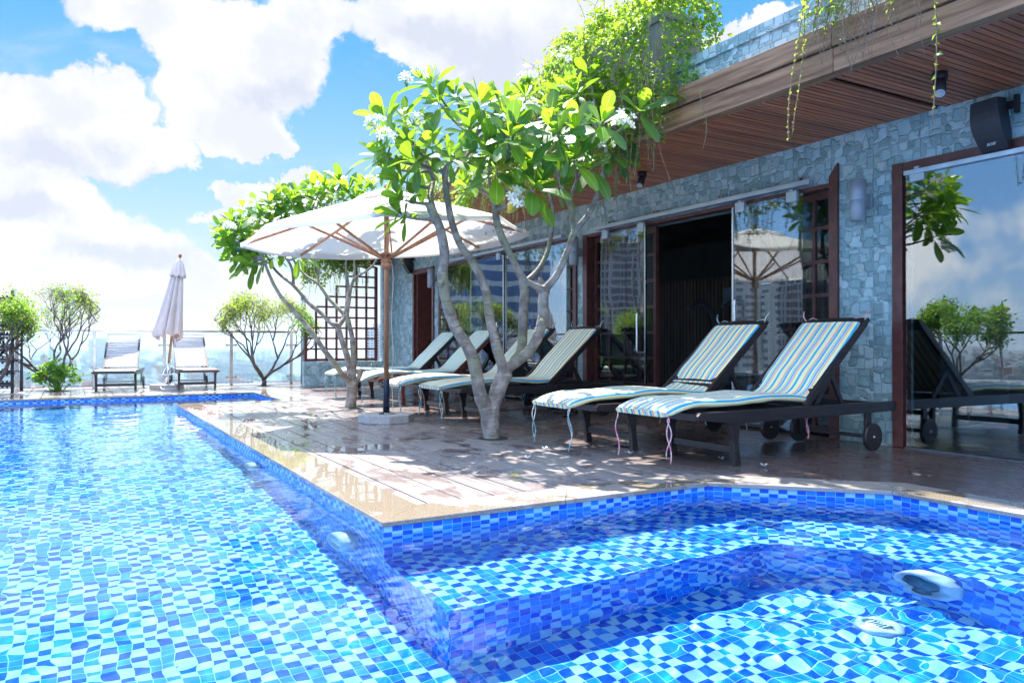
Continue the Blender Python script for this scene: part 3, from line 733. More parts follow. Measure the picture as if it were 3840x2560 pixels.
# ------------------------------------------------------------------ building
WX = 5.96
SOF = 2.72
bld = empty('poolside_building', (WX, 8, 0), 'single-storey stone-clad pool building with a deep red-brown slatted eave', 'building')
def bpart(name, mb, m, parent=bld, bevel=0, label=None):
    for i, v in enumerate(mb.v): mb.v[i] = (v[0] - WX, v[1] - 8, v[2]) if parent is bld else v
    o = mb.build(name, m, parent, bevel)
    if label: o['label'] = label
    return o
DOOR = (13.28, 14.22, 2.24); Z1 = (8.58, 13.00); Z2 = (4.50, 8.34); Z3 = (-1.2, 3.90); OT = 2.27
def walls():
    b = MB(); x0, x1 = WX, WX + 0.22
    def w(ya, yb, za=-0.03, zb=SOF + 0.02): b.box((x0, ya, za), (x1, yb, zb))
    w(DOOR[1], 15.62); w(Z1[1], DOOR[0]); w(Z2[1], Z1[0]); w(Z3[1], Z2[0]); w(-3, Z3[0])
    for a, c in (DOOR[:2], Z1, Z2, Z3): w(a, c, OT, SOF + 0.02)
    bpart('stone_wall', b, MT['stone'])
    b = MB(); b.box((4.64, -3, 2.95), (4.86, 15.6, 3.30)); b.box((4.62, -3, 3.24), (4.88, 15.62, 3.33))
    bpart('parapet', b, MT['stone'])
    b = MB(); b.box((4.86, -3, 2.80), (9.9, 15.6, 2.94))
    b.box((9.7, -3, -0.03), (9.9, 15.6, 2.8)); b.box((6.2, 15.4, -0.03), (9.7, 15.6, 2.8)); b.box((6.2, -3.2, -.03), (9.7, -3.0, 2.8))
    bpart('roof', b, MT['dark_room'])
    b = MB(); n = 0; y = -3.0
    while y < 15.4:
        sag = random.uniform(0, 0.004)
        if 3.455 < y < 3.507: y += 0.052; continue     # one slat has come away
        b.box((4.53, y + 0.005, SOF - 0.004 + sag), (WX + 0.02, y + 0.047, SOF + 0.014)); y += 0.052
    bpart('soffit', b, MT['soffit'])
    b = MB(); b.box((4.5, -3, SOF + 0.03), (6.1, 15.5, SOF + 0.06)); bpart('soffit_backing', b, MT['black'])
    for k, (za, zb, xo) in enumerate(((2.70, 2.862, 4.485), (2.872, 3.03, 4.47))):
        b = MB(); y = -3.0
        for l in (3.1, 3.3, 3.6, 3.2, 3.0, 2.3):
            b.box((xo, y + 0.002, za), (4.60 - 0.012 * k, min(y + l, 15.5) - 0.002, zb)); y += l
        bpart('fascia_board', b, MT['fascia'], bevel=0.004)
walls()
def frames():
    def fr(ya, yb, top, head=0.10, jamb=0.085, side=(1, 1), x=WX - 0.03):
        b = MB()
        if side[0]: b.box((x, ya, 0), (x + 0.12, ya + jamb, top))
        if side[1]: b.box((x, yb - jamb, 0), (x + 0.12, yb, top))
        b.box((x + 0.004, ya + (jamb if side[0] else 0), top - head), (x + 0.116, yb - (jamb if side[1] else 0), top - 0.002))
        bpart('door_frame', b, MT['frame_red'], bevel=0.003)
    fr(DOOR[0] - 0.02, DOOR[1] + 0.06, 2.33, 0.09, 0.07)
    fr(Z1[0] - 0.04, Z1[1] + 0.04, OT + 0.035, 0.04, 0.075)
    fr(Z2[0] - 0.045, Z2[1] + 0.04, OT + 0.035, 0.04, 0.09)
    fr(Z3[0], Z3[1] + 0.03, 2.345, 0.10, 0.092, (0, 1))
    b = MB(); b.box((WX - 0.032, Z2[0] - 0.047, 2.25), (WX + 0.03, Z2[0] + 0.04, 2.36)); b.v[-8:] = [(v[0], v[1], v[2] + (0.11 if (v[1] < Z2[0] and v[2] > 2.3) else 0)) for v in b.v[-8:]]
    bpart('frame_cap', b, MT['frame_red'])
    def lattice(ya, yb, nc, nr, x=WX + 0.10, name='lattice_window', zt=2.26):
        b = MB(); t = 0.032
        b.box((x, ya, 0.02), (x + 0.05, ya + 0.05, zt)); b.box((x, yb - 0.05, 0.02), (x + 0.05, yb, zt))
        b.box((x + .001, ya + 0.05, zt - 0.06), (x + 0.049, yb - 0.05, zt)); b.box((x + .001, ya + 0.05, 0.02), (x + 0.049, yb - 0.05, 0.08))
        for i in range(1, nc): yy = ya + (yb - ya) * i / nc; b.box((x + 0.008, yy - t / 2, 0.08), (x + 0.042, yy + t / 2, zt - 0.06))
        for i in range(1, nr): zz = 0.05 + (zt - 0.06) * i / nr; b.box((x + 0.010, ya + 0.05, zz - t / 2), (x + 0.040, yb - 0.05, zz + t / 2))
        o = bpart(name, b, MT['frame_red'])
        b = MB(); b.box((x + 0.022, ya + 0.03, 0.04), (x + 0.028, yb - 0.03, zt - 0.03))
        for i, v in enumerate(b.v): b.v[i] = (v[0] - WX, v[1] - 8, v[2])
        b.build('pane', MT['clear_glass'], o)
    lattice(7.05, Z2[1] - 0.05, 4, 7); lattice(Z2[0] + 0.045, 5.62, 4, 7)
    lattice(Z1[0] + 0.04, 9.9, 5, 7); lattice(11.5, Z1[1] - 0.04, 5, 7)
frames()
def pane(ya, yb, z0, z1, x, name='glass_door', handle=None, clamps=(), edge=None):
    b = MB(); b.box((x, ya, z0), (x + 0.010, yb, z1)); o = bpart(name, b, MT['door_glass'])
    def sub(n, mb, m, bevel=0):
        for i, v in enumerate(mb.v): mb.v[i] = (v[0] - WX, v[1] - 8, v[2])
        mb.build(n, m, o, bevel)
    if edge is not None:
        mb = MB()
        for yy in edge: mb.box((x - 0.006, yy - 0.010, z0 + 0.002), (x + 0.016, yy + 0.010, z1 - 0.002))
        sub('edge_trim', mb, MT['steel'])
    if handle:
        hy, ha, hb = handle; mb = MB()
        p = smooth_path([(x + 0.004, hy, ha), (x - 0.045, hy, ha), (x - 0.062, hy, ha + 0.03), (x - 0.062, hy, (ha + hb) / 2), (x - 0.062, hy, hb - 0.03), (x - 0.045, hy, hb), (x + 0.004, hy, hb)], 4)
        mb.tube(p, 0.013, 12); sub('handle', mb, MT['steel'])
    for cy in clamps:
        mb = MB(); mb.box((x - 0.012, cy - 0.06, z1 - 0.06), (x + 0.022, cy + 0.06, z1 + 0.035)); mb.box((x - 0.016, cy - 0.02, z1 + 0.035), (x + 0.02, cy + 0.02, z1 + 0.055)); sub('clamp', mb, MT['alu'], 0.002)
pane(7.03, 7.90, 0.03, 2.25, 5.87, handle=(7.10, 0.75, 1.22), clamps=(7.80, 7.10), edge=(7.02,))
pane(4.78, 5.63, 0.03, 2.25, 5.87, handle=(5.56, 0.75, 1.30), clamps=(4.90, 5.54), edge=(5.64,))
pane(11.6, 12.9, 0.03, 2.25, 5.895, name='glass_panel', edge=(11.6,))
pane(10.45, 11.57, 0.03, 2.25, 5.87, handle=(10.55, 0.8, 1.2), clamps=(10.6, 11.45), edge=(10.44,))
pane(8.72, 10.40, 0.03, 2.25, 5.895, clamps=(10.30,), edge=(10.40,), name='glass_panel')
pane(2.42, 3.80, 0.02, 2.23, 5.92, clamps=(3.70, 2.52), name='glass_panel')
pane(1.30, 2.38, 0.02, 2.23, 5.92, clamps=(2.28, 1.42), name='glass_panel')
pane(-1.1, 1.27, 0.02, 2.23, 5.92, clamps=(1.15,), name='glass_panel')
def rails():
    b = MB(); b.box((5.835, 4.68, 2.315), (5.90, 7.98, 2.36))
    bpart('sliding_rail', b, MT['alu'], bevel=0.002)
    b = MB(); b.box((5.835, 8.75, 2.315), (5.90, 12.4, 2.36)); bpart('sliding_rail', b, MT['alu'], bevel=0.002)
    b = MB(); b.box((5.89, -1.2, 2.225), (5.955, 3.80, 2.262)); bpart('sliding_rail', b, MT['alu'], bevel=0.002)
    for y in (4.82, 5.85, 6.9, 7.75, 9.2, 10.6, 12.0):
        b = MB(); b.box((5.90, y - 0.03, 2.335), (5.962, y - 0.01, 2.41)); b.box((5.90, y + 0.01, 2.335), (5.962, y + 0.03, 2.41)); b.box((5.952, y - 0.04, 2.37), (5.964, y + 0.04, 2.415))
        bpart('rail_bracket', b, MT['steel'])
    b = MB(); b.box((5.87, 2.36, 0.0), (5.99, 2.44, 0.045)); bpart('floor_clamp', b, MT['steel'], bevel=0.006)
    b = MB(); b.box((5.90, -1.1, -0.003), (5.95, 3.8, 0.012)); bpart('glass_sill', b, MT['lamp_dark'])
rails()
def interior():
    b = MB()
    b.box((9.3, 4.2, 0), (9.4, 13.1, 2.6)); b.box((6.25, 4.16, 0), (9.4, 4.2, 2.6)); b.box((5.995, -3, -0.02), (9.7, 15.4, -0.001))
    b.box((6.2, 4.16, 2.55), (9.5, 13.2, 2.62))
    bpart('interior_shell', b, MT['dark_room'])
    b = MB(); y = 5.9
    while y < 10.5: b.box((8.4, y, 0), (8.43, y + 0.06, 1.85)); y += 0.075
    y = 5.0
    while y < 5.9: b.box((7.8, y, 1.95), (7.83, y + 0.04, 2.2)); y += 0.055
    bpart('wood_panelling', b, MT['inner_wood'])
    b = MB(); y = DOOR[0]
    while y < DOOR[1] + 0.4: b.box((6.62, y, 0), (6.65, y + 0.075, 2.5)); y += 0.09
    b.box((WX + 0.02, DOOR[1] - 0.10, 0), (6.62, DOOR[1] - 0.04, 2.25), 1)
    bpart('entrance_panelling', b, [MT['panel_wood'], MT['frame_red']])
    b = MB(); b.box((6.60, 13.72, 1.0), (6.615, 13.82, 1.16)); bpart('light_switch', b, MT['white_pl'], bevel=0.003)
interior()

# trellis wall at the far end
def trellis():
    t = empty('trellis_screen', (4.85, 15.45, 0), 'dark red wooden grid screen on a low stone wall at the far end', 'trellis screen')
    ox, oy = 4.85, 15.45
    def part(name, mb, m, bevel=0):
        for i, v in enumerate(mb.v): mb.v[i] = (v[0] - ox, v[1] - oy, v[2])
        return mb.build(name, m, t, bevel)
    b = MB(); b.box((4.06, 15.38, -0.03), (5.957, 15.56, 0.497)); part('low_wall', b, MT['stone'])
    b = MB(); xs = [4.10 + 0.2125 * i for i in range(8)]; tops = [1.17, 1.62, 1.85, 2.06, 2.27, 2.48, 2.48]
    y0, y1 = 15.42, 15.48; w_ = 0.018
    for i, x in enumerate(xs):
        tp = tops[max(i - 1, 0)] if i < 1 else (max(tops[i - 1], tops[i]) if i < 7 else tops[6])
        hw = 0.03 if i in (0, 7) else w_
        b.box((x - hw, y0, 0.499), (x + hw, y1, tp))
    z = 0.535; k = 0
    while z < 2.5:
        i0 = next((i for i in range(7) if tops[i] >= z - 0.03), 7)
        b.box((xs[i0] + 0.002, y0 + 0.012, z - (0.034 if k == 0 else w_)), (xs[7] - 0.002, y1 - 0.012, z + (0.02 if k == 0 else w_))); z += 0.2155; k += 1
    part('lattice', b, MT['frame_red'])
    b = MB(); b.box((5.72, 15.40, 0.5), (5.957, 15.54, 2.72)); part('end_pier', b, MT['stone'])
    b = MB(); b.box((4.3, 15.36, 2.52), (5.9, 15.50, 2.66)); part('top_beam', b, MT['frame_red'])
    b = MB(); b.lathe([(0.018, 0), (0.018, 0.05), (0.03, 0.055), (0.03, 0.075), (0.012, 0.08)], (5.45, 15.38, 0.40), 12, axis='y'); b.tube([(5.45, 15.34, 0.40), (5.45, 15.31, 0.40), (5.45, 15.30, 0.36)], 0.012, 8)
    b.v = [(v[0], 15.38 - (v[1] - 15.38) if v[1] > 15.38 else v[1], v[2]) for v in b.v]
    part('garden_tap', b, MT['steel'])
trellis()
# ------------------------------------------------------------------ wall lamps, spotlights, loudspeakers
def wall_lamp(y, label):
    t = empty('wall_lamp', (WX, y, 2.08), label, 'wall lamp', group='cylinder lamps on the stone wall')
    b = MB(); b.lathe([(0.055, -0.175), (0.064, -0.172), (0.064, -0.002), (0.0625, 0), (0.064, 0.002), (0.064, 0.172), (0.055, 0.175)], (-0.135, 0, 0), 28); b.build('cylinder_shade', MT['lamp_grey'], t)
    b = MB(); b.box((-0.075, -0.03, -0.05), (-0.02, 0.03, 0.05)); b.box((-0.02, -0.05, -0.06), (-0.001, 0.05, 0.06)); b.build('bracket', MT['lamp_grey'], t, 0.003)
wall_lamp(4.17, 'pale grey cylinder lamp on the wide stone pier left of the big glass pane')
wall_lamp(8.43, 'pale grey cylinder lamp on the narrow stone pier between the two glass door bays')
wall_lamp(13.13, 'pale grey cylinder lamp beside the far wooden entrance')
def spot(x, y, label, rz):
    t = empty('ceiling_spotlight', (x, y, SOF - 0.005), label, 'spotlight', group='spotlights under the eave')
    b = MB(); b.lathe([(0.055, -0.055), (0.058, -0.05), (0.058, 0)], (0, 0, 0), 24); b.build('mount', MT['black'], t)
    m = Matrix.Rotation(R(38), 3, 'X')
    b = MB(); b.lathe([(0.040, -0.15), (0.046, -0.15), (0.046, 0.02), (0.03, 0.03)], (0, 0, 0), 24)
    b.v = [tuple((m @ Vector(v)) + Vector((0, 0.0, -0.075))) for v in b.v]; b.build('lamp_head', MT['black'], t)
    b = MB(); b.lathe([(0.001, -0.146), (0.039, -0.1515)], (0, 0, 0), 24)
    b.v = [tuple((m @ Vector(v)) + Vector((0, 0.0, -0.076))) for v in b.v]; b.build('lens', MT['lens'], t)
    t.rotation_euler = (0, 0, rz); t.scale = (0.85,) * 3
MT['lens'] = simple('lens', (0.75, 0.75, 0.72), (0.6, 0.6, 0.6), 0.12, 0.3, 60, 0.3)
spot(5.17, 3.07, 'black spotlight under the eave with its pale lens showing, above the near loudspeaker', R(121))
spot(5.35, 6.45, 'small black spotlight half hidden under the hanging vines', R(121))
def speaker(y, label, tilt, logo):
    t = empty('loudspeaker', (WX - 0.03, y, 2.66), label, 'loudspeaker', group='loudspeakers on the stone wall')
    t.location.z = 2.70; t.scale = (0.86,) * 3
    b = MB(); n = 9; prof = []
    for i in range(n):
        s = i / (n - 1); z = -0.05 - 0.44 * s; xx = -0.20 - 0.055 * math.sin(math.pi * s) + 0.0 * s
        prof.append((xx + 0.08 * s, z))
    W = 0.135
    for k, (x, z) in enumerate(prof):
        hw = W - 0.012 * abs(k - 4) / 4
        b.v += [(x, -hw, z), (x, hw, z), (-0.02 + 0.03 * k / 8, hw * 0.62, z), (-0.02 + 0.03 * k / 8, -hw * 0.62, z)]
    for k in range(n - 1):
        for i, j in ((0, 1), (1, 2), (2, 3), (3, 0)): b.face((4 * k + i, 4 * k + j, 4 * k + 4 + j, 4 * k + 4 + i))
    b.face((3, 2, 1, 0)); b.face([4 * (n - 1) + i for i in range(4)])
    rt = Matrix.Rotation(tilt, 3, 'Z') @ Matrix.Rotation(R(-9), 3, 'Y'); b.v = [tuple(rt @ Vector(v)) for v in b.v]
    b.build('cabinet', MT['grille'], t, 0.01)
    b = MB(); b.box((-0.02, -0.16, -0.2), (0.028, -0.13, -0.05)); b.box((-0.02, 0.13, -0.2), (0.028, 0.16, -0.05)); b.box((0.0, -0.13, -0.15), (0.028, 0.13, -0.09)); b.build('bracket', MT['black'], t)
    if logo:
        cu = bpy.data.curves.new('logo', 'FONT'); cu.body = 'BOSE'; cu.size = 0.034; cu.align_x = 'CENTER'; cu.extrude = 0.0015; cu.shear = 0.3
        to = bpy.data.objects.new('tmp', cu); C.objects.link(to)
        me = bpy.data.meshes.new_from_object(to.evaluated_get(bpy.context.evaluated_depsgraph_get())); bpy.data.objects.remove(to)
        me.materials.clear(); me.materials.append(MT['white_pl'])
        o = bpy.data.objects.new('lettering', me); C.objects.link(o); o.parent = t
        fx = Vector((prof[7][0] - 0.012, 0, prof[7][1])); mm = rt.to_4x4() @ Matrix.Translation(fx) @ Matrix(((0, 0, -1, 0), (-1, 0, 0, 0), (0, 1, 0, 0), (0, 0, 0, 1)))
        o.matrix_local = mm
def grille():
    m, nt, b = mat('speaker_grille'); tc = N(nt, 'ShaderNodeTexCoord')
    n = N(nt, 'ShaderNodeTexVoronoi', inp={'Scale': 160.0}); L(nt, tc.outputs['Object'], n.inputs['Vector'])
    L(nt, MIX(nt, MAPR(nt, n.outputs['Distance'], 0.2, 0.5), (0.006, 0.007, 0.01), (0.028, 0.034, 0.045)), b.inputs['Base Color'])
    b.inputs['Roughness'].default_value = 0.45; bump(nt, b, n.outputs['Distance'], 0.4, 0.002); return m
MT['grille'] = grille()
speaker(3.08, 'black curved loudspeaker above the big glass pane near the camera', R(-8), True)
speaker(14.35, 'black curved loudspeaker above the far wooden entrance, partly behind the parasol', R(-8), False)

# ------------------------------------------------------------------ sun loungers
def cushion_mesh(droop=0.05, seed=0, length=1.40, back=0.885, ang=42):
    b = MB(); rn = random.Random(seed)
    path = []; ns = 34
    for i in range(ns + 1):
        s = i / ns; x = length * s
        z = 0.435 - droop * (1 - min(s / 0.28, 1)) ** 2 * 1.0 + 0.014 * math.sin(s * 9 + seed) * (0.5 + 0.5 * s) + 0.01 * math.sin(s * 3)
        path.append((x, z))
    a = R(ang); x0, z0 = path[-1]; nb = 22
    for i in range(1, nb + 1):
        s = i / nb; aa = a * min(1, s * 5)
        sag = -0.012 * math.sin(math.pi * s)
        path.append((x0 + back * s * math.cos(a) - sag * 0.5 + (0.0), z0 + back * s * math.sin(a) - 0.035 * (1 - s) * math.sin(math.pi * min(s * 3, 1)) + sag))
    nc = 20; T = 0.03; Wd = 0.285; nrm_prev = None
    for i, (x, z) in enumerate(path):
        p = Vector((path[max(i - 1, 0)][0], 0, path[max(i - 1, 0)][1])); q = Vector((path[min(i + 1, len(path) - 1)][0], 0, path[min(i + 1, len(path) - 1)][1]))
        d = (q - p).normalized(); nn = Vector((-d.z, 0, d.x))
        s0 = min(i, len(path) - 1 - i)
        endk = 1.0 if s0 > 2 else (0.62, 0.88, 0.97)[s0]
        for k in range(nc):
            th = 2 * math.pi * k / nc; ct, st = math.cos(th), math.sin(th)
            yy = Wd * (abs(ct) ** 0.28) * (1 if ct > 0 else -1); zz = T * endk * (abs(st) ** 0.6) * (1 if st > 0 else -1)
            yy *= (0.97 if s0 == 0 else 1.0)
            wv = 0.006 * noise.noise(Vector((x * 6 + seed * 5, yy * 7, z * 4 + (st > 0) * 3)))
            b.v.append((x + nn.x * (zz + wv) , yy + 0.004 * noise.noise(Vector((x * 9, seed, 0))), z + nn.z * (zz + wv)))
    n = len(path); al = [0]
    def per(k):
        th = 2 * math.pi * (k % nc) / nc; ct, st = math.cos(th), math.sin(th)
        return (Wd * (abs(ct) ** 0.28) * (1 if ct > 0 else -1), T * (abs(st) ** 0.6) * (1 if st > 0 else -1))
    acc = [0.0]
    for k in range(nc): a0, a1 = per(k), per(k + 1); acc.append(acc[-1] + math.dist(a0, a1))
    for i in range(n - 1):
        for k in range(nc):
            k2 = (k + 1) % nc
            b.face((i * nc + k, i * nc + k2, (i + 1) * nc + k2, (i + 1) * nc + k), ((acc[k], i / n), (acc[k + 1], i / n), (acc[k + 1], (i + 1) / n), (acc[k], (i + 1) / n)), 0, True)
    b.face(range(nc), [(per(k)[0] + 2, 0) for k in range(nc)]); b.face([(n - 1) * nc + k for k in range(nc)][::-1], [(per(k)[0] + 2, 0) for k in range(nc)][::-1])
    return b
def ribbon(b, p, ln, seed, spread=0.03, mi=0):
    rn = random.Random(seed)
    for s in range(2):
        q = Vector(p); pts = [q.copy()]; ph = rn.uniform(0, 6); n = 12
        l = ln * rn.uniform(0.85, 1.05); off = rn.uniform(-1, 1) * spread
        for i in range(1, n + 1):
            f = i / n
            pts.append(Vector((p[0] + 0.013 * math.sin(ph + f * 7) + off * f * 0.6, p[1] + 0.013 * math.cos(ph * 1.3 + f * 6) + off * f, p[2] - l * f)))
        b.tube(pts, [0.0042] * len(pts), 5, mi)
def lounger(label, loc, rz, wood_m, cushion=None, tie='ribbon', seed=0, bare_m=None, group='sun loungers lined up along the glass doors'):
    t = empty('sun_lounger', loc, label, 'sun lounger', rz, group)
    A = R(42); hx, hz = 1.38, 0.375; bl = 0.97
    bx, bz = hx + bl * math.cos(A), hz + bl * math.sin(A)
    b = MB()
    for s in (-1, 1):
        y = s * 0.335
        pts = [(0.20, 0.36), (0.23, 0.385), (0.50, 0.385), (2.40, 0.385), (2.42, 0.37), (2.42, 0.315), (2.40, 0.305), (0.55, 0.295), (0.30, 0.325), (0.21, 0.335)]
        v0 = len(b.v); w_ = 0.017
        b.v += [(x, y - w_, z) for x, z in pts] + [(x, y + w_, z) for x, z in pts]; n = len(pts)
        b.face([v0 + i for i in range(n)]); b.face([v0 + n + i for i in range(n)][::-1])
        for i in range(n): j = (i + 1) % n; b.face((v0 + j, v0 + i, v0 + n + i, v0 + n + j))
    for x, h in ((0.235, 0.05), (1.36, 0.04), (2.30, 0.05)): b.box((x - 0.015, -0.317, 0.35 - h / 2), (x + 0.015, 0.317, 0.35 + h / 2))
    b.build('frame', wood_m, t, 0.004)
    b = MB(); x = 0.26
    while x < 1.33:
        b.box((x, -0.315, 0.365), (x + 0.062, 0.315, 0.383)); x += 0.078
    b.build('seat_slats', bare_m or wood_m, t, 0.002)
    for s in (-1, 1):
        b = MB(); y = s * 0.318; w_ = 0.02
        prof = [((0.50, 0.63), 0.31), ((0.525, 0.615), 0.26), ((0.55, 0.605), 0.18), ((0.56, 0.612), 0.10), ((0.565, 0.628), 0.0)]
        v0 = len(b.v)
        for (xa, xb), z in prof: b.v += [(xa, y - w_, z), (xb, y - w_, z), (xb, y + w_, z), (xa, y + w_, z)]
        for k in range(len(prof) - 1):
            for i, j in ((0, 1), (1, 2), (2, 3), (3, 0)): b.face((v0 + 4 * k + j, v0 + 4 * k + i, v0 + 4 * k + 4 + i, v0 + 4 * k + 4 + j))
        b.face([v0 + i for i in range(4)]); k = 4 * (len(prof) - 1) + v0; b.face([k + i for i in (3, 2, 1, 0)])
        b.build('leg', wood_m, t, 0.004)
    b = MB(); b.box((0.575, -0.297, 0.085), (0.605, 0.297, 0.135)); b.build('stretcher', wood_m, t, 0.003)
    b = MB(); b.box((2.085, -0.29, 0.095), (2.115, 0.29, 0.125)); b.build('axle', wood_m, t, 0.003)
    for s in (-1, 1):
        b = MB(); b.box((2.065, s * 0.31 - 0.015, 0.085), (2.13, s * 0.31 + 0.015, 0.302)); b.build('wheel_strut', wood_m, t, 0.003)
        b = MB(); b.lathe([(0.103, -0.017), (0.110, -0.012), (0.110, 0.012), (0.103, 0.017)], (2.10, s * 0.352, 0.11), 32, axis='y')
        b.lathe([(0.012, -0.022), (0.012, 0.022)], (2.10, s * 0.352, 0.11), 12, mi=1, axis='y'); b.build('wheel', [wood_m if bare_m is None else MT['rubber'], MT['steel']], t)
    b = MB(); d = Vector((math.cos(A), 0, math.sin(A))); nn = Vector((-math.sin(A), 0, math.cos(A)))
    for s in (-1, 1): b.beam((hx - 0.02, s * 0.285, hz), (bx, s * 0.285, bz), 0.034, 0.055, up=(0, 1, 0) if False else (0, 0, 1))
    b.beam((bx - 0.02, -0.268, bz - 0.03), (bx - 0.02, 0.268, bz - 0.03), 0.045, 0.05)
    # gently arched head board
    v0 = len(b.v); m = 9
    for i in range(m):
        y = -0.30 + 0.60 * i / (m - 1); top = 0.055 + 0.018 * math.cos((i - 4) / 4 * math.pi / 2)
        c = Vector((bx, y, bz))
        for (u, v) in ((-0.02, -0.015), (top * 0.8, -0.015), (top * 0.8, 0.012), (-0.02, 0.012)): b.v.append(tuple(c + d * u + nn * v))
    for k in range(m - 1):
        for i, j in ((0, 1), (1, 2), (2, 3), (3, 0)): b.face((v0 + 4 * k + i, v0 + 4 * k + j, v0 + 4 * k + 4 + j, v0 + 4 * k + 4 + i))
    b.face([v0 + i for i in range(4)]); b.face([v0 + 4 * (m - 1) + i for i in (3, 2, 1, 0)])
    b.build('backrest_frame', wood_m, t, 0.003)
    b = MB(); k = 0.04
    while k < bl - 0.05:
        c = Vector((hx, 0, hz)) + d * (k + 0.03) + nn * 0.018
        b.beam(tuple(c + Vector((0, -0.285, 0))), tuple(c + Vector((0, 0.285, 0))), 0.012 if False else 0.056, 0.014, up=tuple(nn)); k += 0.076
    b.build('backrest_slats', bare_m or wood_m, t, 0.002)
    for s in (-1, 1):
        b = MB(); pv = Vector((hx, s * 0.262, hz)) + d * 0.40 - nn * 0.035
        b.beam(pv, (hx + 0.13, s * 0.262, 0.375), 0.022, 0.045); b.beam(pv, (pv.x + 0.17, s * 0.24, 0.375), 0.022, 0.04)
        b.lathe([(0.034, -0.02), (0.034, 0.02)], tuple(pv), 8, axis='y')
        b.build('back_prop', wood_m, t, 0.002)
    if cushion:
        cb = cushion_mesh(seed=seed, droop=0.055 + 0.01 * (seed % 3))
        for i, v in enumerate(cb.v): cb.v[i] = (v[0], v[1], v[2] + 0.0)
        cu = cb.build('cushion', cushion, t, uvs=True)
        rm = MT[tie]
        for s in (-1, 1):
            b = MB(); ribbon(b, (0.015, s * 0.27, 0.36), 0.33, seed * 10 + s); b.build('tie_ribbon', rm, cu)
            b = MB(); ribbon(b, (1.39, s * 0.292, 0.40), 0.27, seed * 10 + s + 3); b.build('tie_ribbon', rm, cu); b = MB()
            top = Vector((bx + 0.02, s * 0.27, bz + 0.03)); pts = [top + Vector((0, 0, -0.03)), top + Vector((-0.02, s * 0.03, 0.03)), top + Vector((0.01, s * 0.05, 0.08))]
            b.tube(smooth_path(pts), 0.005, 5); b.tube(smooth_path([top, top + Vector((0.02, -s * 0.03, 0.02)), top + Vector((0.0, -s * 0.09, 0.005))]), 0.004, 5)
            b.build('tie_ribbon', rm, cu)
    return t
lg = [
 ('dark wood lounger nearest the camera with yellow blue and orange striped cushion and pink ties', (3.44, 4.165, 0), R(0.8), 'dark_wood', 'stripe_a', 'ribbon_pink', 1),
 ('dark wood lounger just behind the nearest one, striped cushion with a pale green edge', (3.31, 5.13, 0), R(-0.7), 'dark_wood', 'stripe_a', 'ribbon', 2),
 ('dark wood lounger with striped cushion right behind the forked frangipani trunk', (3.36, 7.62, 0), R(0.9), 'dark_wood', 'stripe_b', 'ribbon', 3),
 ('dark wood lounger whose striped backrest rises between the branches of the near frangipani', (3.33, 8.68, 0), R(-1.4), 'dark_wood', 'stripe_b', 'ribbon', 4),
 ('reddish wood lounger with striped cushion behind the open parasol pole', (3.42, 10.3, 0), R(1.0), 'red_wood', 'stripe_c', 'ribbon', 5),
 ('dark wood lounger farthest along the row, its pale cushion end beside the far frangipani trunk', (3.52, 11.85, 0), R(-1.0), 'dark_wood', 'stripe_c', 'ribbon', 6)]
for lb, loc, rz, wm, cu, ti, sd in lg: lounger(lb, loc, rz, MT[wm], MT[cu], ti, sd)
MT['bare_wood'] = wood('bare_wood', (0.60, 0.55, 0.53), (0.44, 0.38, 0.38), 0.35, (60, 3, 60), 0.1, 0.1, 0.12)
MT['mid_wood'] = wood('mid_wood', (0.10, 0.055, 0.05), (0.05, 0.028, 0.028), 0.38, (3, 60, 60), 0.15, 0.15, 0.15)
# the two bare ones face the pool: foot towards the camera
lounger('bare grey slatted lounger with black legs left of the closed parasol', (0.62, 14.98, 0), R(90 - 8), MT['dark_wood'], None, seed=7, bare_m=MT['bare_wood'], group='bare slatted loungers by the glass fence')
lounger('bare slatted lounger with reddish legs right of the closed parasol', (2.05, 14.88, 0), R(90 - 1), MT['mid_wood'], None, seed=8, bare_m=MT['bare_wood'], group='bare slatted loungers by the glass fence')

